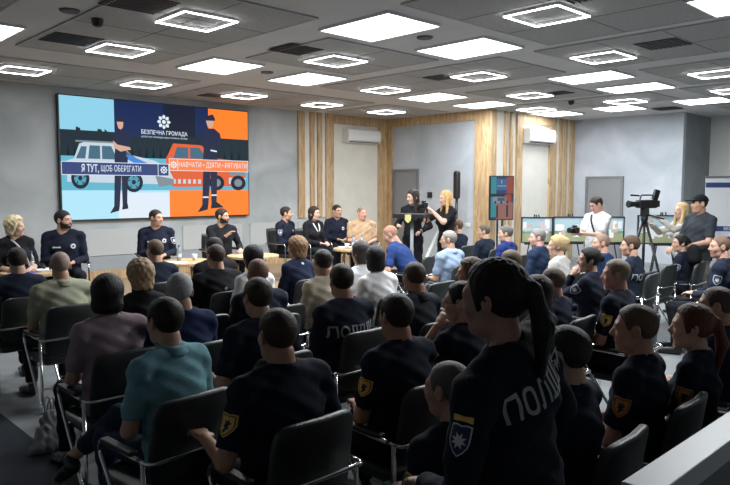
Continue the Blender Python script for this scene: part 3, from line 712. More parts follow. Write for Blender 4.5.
# ---- wood trims on front wall
wv = lambda a, b, z0=1.24, z1=Hc, d=.05: MB().box((a, YF-d, z0), (b, YF, z1))
n = 31
for a, b, z0 in ((9.5, 9.68, 1.18), (9.84, 9.97, 1.18), (10.06, 10.19, 1.18), (10.31, 10.55, ST), (12.03, XR-.05, ST)):
    struct('trim_%d' % n, wv(a, b, z0), WOOD); n += 1
struct('trim_%d' % n, MB().box((10.55, YF-.05, 3.36), (12.03, YF, Hc)), WOOD); n += 1
struct('trim_%d' % n, MB().box((9.68, YF-.015, 1.18), (10.31, YF, Hc)), M_CREAM); n += 1
struct('trim_%d' % n, MB().box((10.55, YF-.012, .62), (12.03, YF, 3.36)), M_CREAM); n += 1
# right wall woods
struct('trim_%d' % n, MB().box((XR-.05, 11.84, ST), (XR, YF, Hc)), WOOD); n += 1
struct('trim_%d' % n, MB().box((XR-.05, 9.27, 3.37), (XR, 11.84, Hc)), WOOD); n += 1
struct('trim_%d' % n, MB().box((XR-.06, YB-.05, 0), (XR, 9.27, Hc)), WOOD); n += 1
for a, b in ((XR, 12.52), (12.86, 12.93), (13.08, 13.16), (13.34, 13.55), (14.74, 15.04), (15.22, 15.34), (15.46, 15.56), (15.74, XC)):
    struct('trim_%d' % n, MB().box((a, YB-.05, 0), (b, YB, Hc)), WOOD); n += 1
struct('trim_%d' % n, MB().box((13.55, YB-.05, 3.36), (14.74, YB, Hc)), WOOD); n += 1
struct('baseboard_right', MB().box((XC-.02, YD, 0), (XC, YB-.05, .1)).box((XR-.02, YB, 0), (XR, 11.8, .1)), mat('grey_skirting', (.3, .33, .36), .6))
struct('wall_far_right', MB().box((XE-.012, 3.0, 0), (XE, YD, Hc)), M_WHITE)
# doors
DG = mat('door_grey', (.23, .235, .245), .45); DF = mat('door_frame_grey', (.17, .175, .185), .5)
def door(nm, x, y0, y1, h):
    t = empty(nm, (x, (y0+y1)/2, 0)); w = (y1-y0)/2; tag(t, kind='structure')
    MB().box((-.03, -w+.06, 0), (0, w-.06, h-.06)).build('door_leaf', DG, t, bevel=.004)
    MB().box((-.05, -w, 0), (0, -w+.06, h)).box((-.05, w-.06, 0), (0, w, h)).box((-.05, -w+.06, h-.06), (0, w-.06, h)).build('door_frame', DF, t)
    MB().tube([(-.03, -w+.14, 1.02), (-.075, -w+.14, 1.02)], .012).tube([(-.075, -w+.14, 1.02), (-.075, -w+.26, 1.02)], .010).build('door_handle', M_CHROME, kids(t)[0], smooth=True)
door('door_1', XR, 10.96, 11.80, 2.32); door('door_2', XC, 7.5, 8.48, 2.15)
# switches
for p, lb in (((XR-.012, 10.61, 1.69), 'small black wall screen beside the left grey door'), ((XR-.012, 9.47, 1.02), 'small white socket box on the grey wall near the wood post'), ):
    o = MB().box((-.012, -.07, -.07 if 'black' in lb else -.04), (.012, .07, .07 if 'black' in lb else .04)).build('wall_switch', M_BLACK if 'black' in lb else M_WHITE, bevel=.004); o.location = p; tag(o, lb, 'wall switch')
# air conditioners
def aircon(x0, x1, z0, z1, y, lb):
    t = empty('air_conditioner', ((x0+x1)/2, y, z0)); w = (x1-x0)/2; h = z1-z0
    prof = [(0, 0), (-.16, 0), (-.22, .06), (-.23, h*.55), (-.21, h-.03), (-.17, h), (0, h)]
    mb = MB(); N = len(prof)
    mb.add([(-w, a, b) for a, b in prof]+[(w, a, b) for a, b in prof], [tuple(range(N)), tuple(range(N, 2*N))[::-1]]+[(i, i+N, (i+1) % N+N, (i+1) % N) for i in range(N)])
    mb.build('casing', mat('ac_white', (.78, .78, .77), .35), t, bevel=.008)
    MB().box((-w+.06, -.20, .012), (w-.06, -.10, .03)).build('air_outlet', mat('ac_slot', (.05, .05, .055), .6), t)
    MB().box((-w+.05, -.226, .045), (w-.05, -.218, .052)).build('louver', mat('ac_shadow', (.35, .35, .35), .5), t)
    tag(t, lb, 'air conditioner', 'wall air conditioners')
aircon(10.85, 11.93, 2.93, 3.26, YF-.012, 'white wall air conditioner on the cream panel left of the room corner')
aircon(13.6, 14.72, 2.90, 3.25, YB, 'white wall air conditioner on the slatted wall right of the room corner')
# ------------------------------------------------------------------ video wall
SY = YF-.10; SX0, SX1 = at(58.5, 94.5, Y=SY).x, at(247.4, 112, Y=SY).x; SZ1 = at(58.5, 94.5, Y=SY).z; SZ0 = SZ1-2.13
t = empty('video_wall', ((SX0+SX1)/2, SY, SZ0)); W, Hs = SX1-SX0, 2.13; PR = [1.22]   # PR: widths measured on the slanted screen are brought back to true ones
def tu(u): return u/(PR[0]-(PR[0]-1)*u)
MB().box((-W/2-.02, 0, -.02), (W/2+.02, .09, Hs+.02)).build('cabinet_frame', M_BLACK, t)
SM = []
def sm(nm, c, e=1.0): SM.append(screenm('screen_'+nm, c, e)); return len(SM)-1
c_cy = sm('cyan', (.24, .55, .70), .95); c_nv = sm('navy', (.006, .018, .075)); c_or = sm('orange', (.95, .20, .02), .95); c_wh = sm('white', (.66, .74, .82), .95)
c_gr = sm('treeline', (.008, .020, .030)); c_rd = sm('road', (.10, .38, .50)); c_ltc = sm('pale_cyan', (.36, .64, .76)); c_dk = sm('dark', (.006, .010, .028)); c_car = sm('car_white', (.46, .54, .62)); c_tl = sm('teal_wheel', (.07, .28, .38))
c_ro = sm('car_red', (.62, .10, .03)); c_gl = sm('glass', (.05, .12, .18)); c_skin = sm('face', (.55, .33, .24)); c_nb = sm('banner_navy', (.03, .05, .16)); c_bl = sm('mid_blue', (.05, .20, .55)); c_g2 = sm('grey', (.18, .22, .25)); c_uni = sm('uniform', (.012, .018, .05)); c_ob = sm('banner_orange', (.80, .20, .06)); c_lt2 = sm('pale_floor', (.60, .68, .76))
D = MB(); Z = [0]
def sp(pts, mi, lay):   # points in screen px of a 711x485 crop of the photo -> uv by bilinear
    D.poly([(-W/2+tu(u)*W, -.001-lay*.0008, (1-v)*Hs) for u, v in pts], mi)
def rc(u0, v0, u1, v1, mi, lay): sp([(u0, v1), (u1, v1), (u1, v0), (u0, v0)], mi, lay)
def disc(u, v, r, mi, lay, n=18, sq=1.0): sp([(u+r*math.cos(2*math.pi*k/n)*Hs/W*sq, v-r*math.sin(2*math.pi*k/n)) for k in range(n)], mi, lay)
rc(0, 0, 1, 1, c_nv, 0)
rc(0, 0, .29, .27, c_cy, 1); rc(0, .27, 1, .52, c_gr, 1); rc(0, .48, 1, .80, c_rd, 1.5); rc(0, .76, .575, 1, c_ltc, 2); rc(.30, .78, .575, 1, c_lt2, 2.5)
rc(.29, 0, .55, .30, c_nv, 2); rc(.55, 0, .72, .28, c_dk, 2); rc(.79, 0, 1, .27, c_or, 2.2); rc(.79, .27, 1, .36, c_gr, 2.2); rc(.575, .76, 1, 1, c_or, 3)
for k in range(26): x = .02+k*.038; sp([(x-.03, .52), (x+.03, .52), (x+.012, .28+.03*math.sin(k*2.1)), (x-.01, .27+.03*math.cos(k*1.7))], c_gr, 1.2)
# white patrol car
sp([(.03, .70), (.03, .52), (.07, .50), (.10, .38), (.14, .355), (.30, .355), (.38, .46), (.50, .50), (.57, .56), (.60, .66), (.595, .71), (.03, .69)], c_car, 4)
for q in ([(.08, .50), (.11, .40), (.14, .40), (.13, .50)], [(.145, .50), (.155, .39), (.21, .39), (.21, .50)], [(.22, .50), (.22, .39), (.27, .39), (.30, .50)]): sp(q, c_gl, 4.5)
sp([(.31, .49), (.285, .385), (.30, .375), (.40, .48)], c_gl, 4.5); rc(.08, .352, .30, .366, c_g2, 4.6)
sp([(.22, .58), (.50, .60), (.50, .63), (.22, .61)], c_bl, 4.7); sp([(.31, .46), (.37, .46), (.47, .53), (.42, .55)], c_bl, 4.7)
sp([(.50, .63), (.60, .66), (.595, .71), (.52, .73)], c_g2, 4.8)
for u, v in ((.10, .66), (.385, .69)): disc(u, v, .088, c_dk, 5); disc(u, v, .058, c_tl, 5.2); disc(u, v, .02, c_dk, 5.4)
for u, v in ((.10, .66), (.385, .69)):
    for k in range(5): a = k*2*math.pi/5; sp([(u+.03*math.cos(a)*.56, v-.03*math.sin(a)), (u+.055*math.cos(a+.2)*.56, v-.055*math.sin(a+.2)), (u+.055*math.cos(a+.5)*.56, v-.055*math.sin(a+.5))], c_dk, 5.5)
# orange-red rescue pickup
sp([(.56, .70), (.56, .48), (.60, .34), (.75, .345), (.83, .46), (.95, .48), (.985, .54), (.985, .72), (.60, .73)], c_ro, 3.6)
for q in ([(.60, .47), (.62, .37), (.68, .37), (.68, .47)], [(.69, .47), (.69, .37), (.74, .37), (.78, .47)]): sp(q, c_gl, 3.8)
rc(.60, .66, .80, .70, c_car, 3.9)
for k in range(7): rc(.61+k*.027, .66, .622+k*.027, .70, c_ro, 4.0)
rc(.90, .50, .985, .62, c_g2, 4.0); rc(.91, .53, .975, .57, c_dk, 4.1); rc(.895, .64, .985, .70, c_car, 4.0)
for u in (.83, .945): disc(u, .69, .072, c_dk, 4.4); disc(u, .69, .038, c_g2, 4.5)
# banners
rc(0, .525, .575, .635, c_wh, 7.7); rc(.003, .53, .572, .63, c_nb, 7.9); rc(.515, .53, .518, .63, c_wh, 8.1)
rc(.575, .475, 1, .585, c_wh, 7.7); rc(.578, .48, .997, .58, c_ob, 7.9); rc(.62, .48, .623, .58, c_wh, 8.1)
def star(u, v, r, mi, lay):
    for k in range(8):
        a = k*math.pi/4; ca, sa = math.cos(a), math.sin(a)
        sp([(u+(x*ca-y*sa)*r*.5625, v-(x*sa+y*ca)*r) for x, y in ((.45, -.16), (.75, -.24), (1, 0), (.75, .24), (.45, .16))], mi, lay)
    disc(u, v, r*.28, mi, lay)
star(.547, .58, .036, c_wh, 8.3); star(.60, .53, .036, c_wh, 8.3); star(.553, .155, .065, c_wh, 6.6)
# the woman officer and the rescuer (flat figures on the screen)
def fig(u, top, bot, fem, boots):
    h = bot-top
    def P(pts, mi, lay): sp([(u+x*h*.46, top+y*h) for x, y in pts], mi, lay)
    P([(-.055, .03), (.045, .0), (.07, .04), (.075, .065), (-.06, .07)], c_uni, 7.4)
    P([(-.045, .065), (.05, .065), (.045, .12), (.015, .145), (-.02, .135)], c_skin, 7.2)
    P([(-.05, .15), (.06, .145), (.13, .19), (.15, .26), (.14, .33), (.09, .30), (.08, .42), (-.085, .42), (-.07, .30), (-.09, .19)], c_uni, 7)
    P([(-.10, .26), (-.04, .30), (.13, .32), (.15, .345), (.0, .37), (-.09, .33)], c_skin if fem else c_uni, 7.5)
    P([(-.085, .42), (.10, .42), (.09, .60), (.075, .93), (.01, .93), (.005, .60), (-.03, .93), (-.11, .95), (-.09, .6)], c_uni, 7)
    P([(-.03, .92), (-.04, .975), (-.17, 1.0), (-.14, .965), (-.11, .93)], c_dk, 7.3); P([(.015, .90), (.08, .90), (.17 if not fem else .09, .955), (.0, .965)], c_dk, 7.3)
    if not fem: P([(-.10, .84), (-.025, .84), (-.025, .855), (-.10, .855)], c_wh, 7.6); P([(.01, .82), (.08, .82), (.08, .835), (.01, .835)], c_wh, 7.6); P([(.01, .36), (.09, .37), (.09, .385), (.01, .375)], c_wh, 7.6)
fig(.318, .125, .955, True, 1); fig(.795, .05, .965, False, 1)
def st(txt, u0, u1, v, hh, mi, bold=.0, lay=8.6):
    vs, fs = text_data(txt, 1.0, 1, bold); u0, u1 = tu(u0), tu(u1); xs = [p.x for p in vs]; ys = [p.y for p in vs]; kx = (u1-u0)*W/(max(xs)-min(xs)); ky = hh*Hs/(max(ys)-min(ys)); cx, cy = (max(xs)+min(xs))/2, (max(ys)+min(ys))/2
    D.add([(-W/2+(u0+u1)/2*W+(p.x-cx)*kx, -.001-lay*.0008, (1-v)*Hs+(p.y-cy)*ky) for p in vs], fs, mi)
st('БЕЗПЕЧНА ГРОМАДА', .432, .677, .255, .045, c_wh, .008, 7); st('БЕЗПЕЧНА ГРОМАДА НАША СПІЛЬНА СПРАВА', .432, .677, .295, .016, c_wh, 0, 7)
st('Я ТУТ,', .107, .200, .582, .075, c_wh, .015); st('ЩОБ ОБЕРІГАТИ', .212, .425, .580, .062, c_wh, 0)
st('НАВЧАТИ • ДІЯТИ • РЯТУВАТИ', .628, .992, .53, .058, c_wh, 0)
D.build('display', SM, t); tag(t, 'large video wall with a patrol car and a rescue truck advert', 'screen')
# ------------------------------------------------------------------ portrait TV on a stand
p = at(502, 195, X=12.2); 
t = empty('portrait_television', (p.x, p.y, 0), R(-22)); w, z0, z1 = .30, 1.17, 2.12
tp = empty('x'); bpy.data.objects.remove(tp)
MB().box((-w, 0, z0), (w, .05, z1)).build('casing', M_BLACK, t, bevel=.004)
D = MB(); W0, H0 = W, Hs; W, Hs = .56, .91; SM = []
for nm, c in (('navy', (.02, .05, .14)), ('teal', (.03, .25, .30)), ('rose', (.30, .13, .11)), ('blue', (.04, .12, .28)), ('dark', (.01, .02, .04)), ('pale', (.22, .27, .32)), ('glass', (.04, .09, .14)), ('white', (.4, .5, .6)), ('uniform', (.01, .02, .05)), ('red', (.30, .06, .04))): globals()['t_'+nm] = sm('tv_'+nm, c, .7)
def sp(pts, mi, lay): D.poly([(-W/2+u*W, -.001-lay*.0006, z0+.02+(1-v)*Hs) for u, v in pts], mi)
rc(0, 0, 1, 1, t_navy, 0); rc(0, 0, .24, .95, t_teal, 1); rc(.70, .0, 1, .4, t_red, 1); rc(.24, .6, 1, 1, t_rose, 1); rc(.24, .05, .70, .32, t_blue, 2); rc(0, .40, 1, .47, t_dark, 2); rc(.1, .47, .7, .62, t_pale, 3); rc(.3, .49, .62, .57, t_glass, 4); rc(.62, .42, .92, .60, t_red, 3); rc(.70, .66, .78, .95, t_uniform, 5); rc(.25, .68, .33, .97, t_uniform, 5)
star(.47, .12, .05, t_white, 6); rc(.28, .21, .68, .225, t_white, 6)
for k in range(3): disc(.2+k*.27, .60, .03, t_dark, 6)
D.build('display', SM, t)
MB().tube([(-.06, .07, .1), (-.06, .07, 1.5)], .02).tube([(.06, .07, .1), (.06, .07, 1.5)], .02).box((-.2, .05, 1.45), (.2, .09, 1.65)).build('stand_poles', M_BLACK, t)
MB().box((-.35, -.2, .02), (-.27, .3, .08)).box((.27, -.2, .02), (.35, .3, .08)).box((-.35, .03, .06), (.35, .1, .12)).build('stand_base', M_BLACK, t, bevel=.005)
tag(t, 'upright television on a black floor stand before the slatted wall', 'television')
# ------------------------------------------------------------------ picture boards on easels
VIEWH = math.degrees(YAW)
def picture(u0, u1, v0, v1, depth, lb, seed):
    a = at(u0, v0, depth=depth); b = at(u1, v1, depth=depth); ww = abs((u1-u0)*depth/FPX)/2; hh = abs((v1-v0)*depth/FPX); rz = YAW-math.pi/2
    c = (a+b)/2; t = empty('picture_easel', (c.x, c.y, 0), rz); zb = c.z-hh/2; random.seed(seed)
    f = MB()
    for q in ((-ww, zb, ww, zb+.02), (-ww, zb+hh-.02, ww, zb+hh), (-ww, zb+.02, -ww+.02, zb+hh-.02), (ww-.02, zb+.02, ww, zb+hh-.02)): f.box((q[0], -.03, q[1]), (q[2], .01, q[3]))
    f.build('frame', M_BLACK, t)
    mm = [mat('pic_sky', (.38, .52, .58), .5), mat('pic_grass', (.33, .35, .20), .5), mat('pic_white', (.75, .76, .74), .5), mat('pic_tan', (.55, .42, .33), .5), mat('pic_pink', (.6, .5, .5), .5), mat('pic_green', (.15, .30, .20), .5)]
    g = MB(); w2, z0_, z1_ = ww-.02, zb+.02, zb+hh-.02
    def r(x0, a0, x1, a1, mi, l): g.poly([(-w2+2*w2*x0, -.012-l*.001, z0_+(z1_-z0_)*a0), (-w2+2*w2*x1, -.012-l*.001, z0_+(z1_-z0_)*a0), (-w2+2*w2*x1, -.012-l*.001, z0_+(z1_-z0_)*a1), (-w2+2*w2*x0, -.012-l*.001, z0_+(z1_-z0_)*a1)], mi)
    r(0, 0, 1, 1, 0, 0); r(0, 0, 1, .35, 1, 1); r(0, .30, 1, .45, 5, .6)
    for k in range(14):
        x = random.random()*.85; y = random.random()*.5+.1; r(x, y, x+.06+random.random()*.14, y+.1+random.random()*.28, random.choice([2, 2, 3, 4, 2]), 1.2+k*.2)
    g.build('picture', mm, t)
    MB().box((-ww+.02, -.008, zb+.02), (ww-.02, .0, zb+hh-.02)).build('backing', mat('card_grey', (.3, .3, .3), .8), t)
    MB().tube([(-.28, -.02, 0), (-.04, .03, zb+hh+.05)], .012).tube([(.28, -.02, 0), (.04, .03, zb+hh+.05)], .012).tube([(0, .55, 0), (0, .05, zb+hh+.04)], .012).box((-.24, -.05, zb-.03), (.24, .03, zb)).build('easel_legs', M_BLACK, t)
    tag(t, lb, 'easel', 'picture boards on easels')
picture(521, 552.5, 217, 243, 13.4, 'black-framed outdoor picture on an easel, leftmost of the row', 1)
picture(553, 588, 216.5, 242.5, 13.1, 'black-framed picture with white shapes over grass, left of the man in the white tee', 2)
picture(591, 624, 216.5, 243, 12.9, 'black-framed picture partly hidden by the man in the white tee', 3)
picture(637, 690, 215, 244, 12.2, 'black-framed picture behind the video camera tripod', 4)
# ------------------------------------------------------------------ roll-up banner at right
a = at(706, 178, depth=10.2); t = empty('rollup_banner', (a.x, a.y, 0), YAW-math.pi/2+R(-12)); bz = a.z
BW = mat('banner_white', (.74, .76, .78), .5); BN = mat('banner_blue', (.03, .06, .20), .5)
MB().box((0, 0, .08), (1.0, .01, bz)).build('print', BW, t)
k_ = 10.2/FPX
for v0, v1 in ((182.5, 187.5), (226, 231), (236.5, 241)): MB().box((0, -.003, bz-(v1-178)*k_), (1.0, 0, bz-(v0-178)*k_)).build('stripe', BN, t)
vs, fs = text_data('БЕЗПЕЧНА ГРОМАДА', .06, .9, .001); MB().add([(.56+p.x, -.005, bz-(228.5-178)*k_+p.y) for p in vs], fs).build('lettering', BW, t)
MB().box((-.02, -.08, 0), (1.02, .08, .08)).build('cassette', M_CHROME, t); MB().box((-.01, -.015, bz), (1.01, .015, bz+.03)).build('top_rail', M_CHROME, t)
tag(t, 'white roll-up banner with navy stripes at the right edge', 'banner')
# ------------------------------------------------------------------ chairs
def chair_proto():
    t = empty('conference_chair')
    def pad(w0, w1, h0, h1, thick, rx, place, curve=0.0, nx=10, nz=10, rad=.07):
        mb = MB(); pts = []
        # superellipse outline
        N = 40; ring = []
        for k in range(N):
            a = 2*math.pi*k/N; c, s = math.cos(a), math.sin(a); e = .30
            ring.append((math.copysign(abs(c)**e, c), math.copysign(abs(s)**e, s)))
        layers = [(.93, -1), (.985, -.75), (1, -.3), (1, .3), (.985, .75), (.93, 1)]
        allv = []
        for sc, dd in layers:
            for x, z in ring: allv.append((x*sc, z*sc, dd))
        for dd in (-1, 1):
            for r_ in (.6, .3):
                for x, z in ring: allv.append((x*r_, z*r_, dd*(1.15 if r_ < .9 else 1)))
        def pos(x, z, dd):
            ww = (w0+(w1-w0)*(z+1)/2)/2
            return place(x*ww, h0+(h1-h0)*(z+1)/2, dd*thick/2, x)
        vs = [pos(*q) for q in allv]; fs = []
        for l in range(5):
            for k in range(N): fs.append((l*N+k, l*N+(k+1) % N, (l+1)*N+(k+1) % N, (l+1)*N+k))
        b0 = 6*N
        for k in range(N):
            k2 = (k+1) % N
            fs += [(k2, k, b0+k, b0+k2), (b0+k2, b0+k, b0+N+k, b0+N+k2)]
            fs += [(5*N+k, 5*N+k2, b0+2*N+k2, b0+2*N+k), (b0+2*N+k, b0+2*N+k2, b0+3*N+k2, b0+3*N+k)]
        fs += [tuple(b0+N+k for k in range(N))[::-1], tuple(b0+3*N+k for k in range(N))]
        return mb.add(vs, fs), [pos(x, z, 0) for x, z in ring]
    rec = .16
    bp = lambda x, z, d, xn: Vector((x, -.205-(z-.45)*rec+d+.03*xn*xn, z))
    mb, ring = pad(.45, .43, .47, .885, .045, 0, bp); mb.build('backrest', M_LEATHER, t, smooth=True)
    MB().tube(ring, .025, 8, closed=True).build('backrest_piping', M_PIPE, t, smooth=True) if False else None
    mb, ring = pad(.46, .48, -.205, .27, .06, 0, lambda x, z, d, xn: Vector((x, z, .425+d-.012*abs(xn)))); mb.build('seat', M_LEATHER, t, smooth=True)
    MB().tube(bend([(-.262, -.16, .615), (-.262, -.268, .615), (.262, -.268, .615), (.262, -.16, .615)], .04), .0105, 10).build('back_rail', M_CHROME, t, smooth=True)
    for s in (-1, 1):
        x = s*.262
        MB().tube(bend([(x, -.17, .615), (x, .17, .625), (x, .185, .57), (x, -.20, .012), (x, -.215, .012), (x, -.23, .06), (x, -.215, .615)], .045, 6), .0115, 10).build('side_frame', M_CHROME, t, smooth=True)
        MB().box((x-.025, -.14, .625), (x+.025, .14, .65)).build('armrest', M_PIPE, kids(t)[-1], bevel=.011, seg=3)
    MB().tube([(-.262, .08, .41), (.262, .08, .41)], .010, 8).tube([(-.262, -.15, .395), (.262, -.15, .395)], .010, 8).build('seat_rail', M_CHROME, t, smooth=True)
    return t
CP = chair_proto(); used = [False]
def place_chair(x, y, rz, label, z=0, group='black audience chairs'):
    c = CP if not used[0] else copy_tree(CP); used[0] = True
    c.location = (x, y, z); c.rotation_euler = (0, 0, rz); tag(c, label, 'chair', group); return c
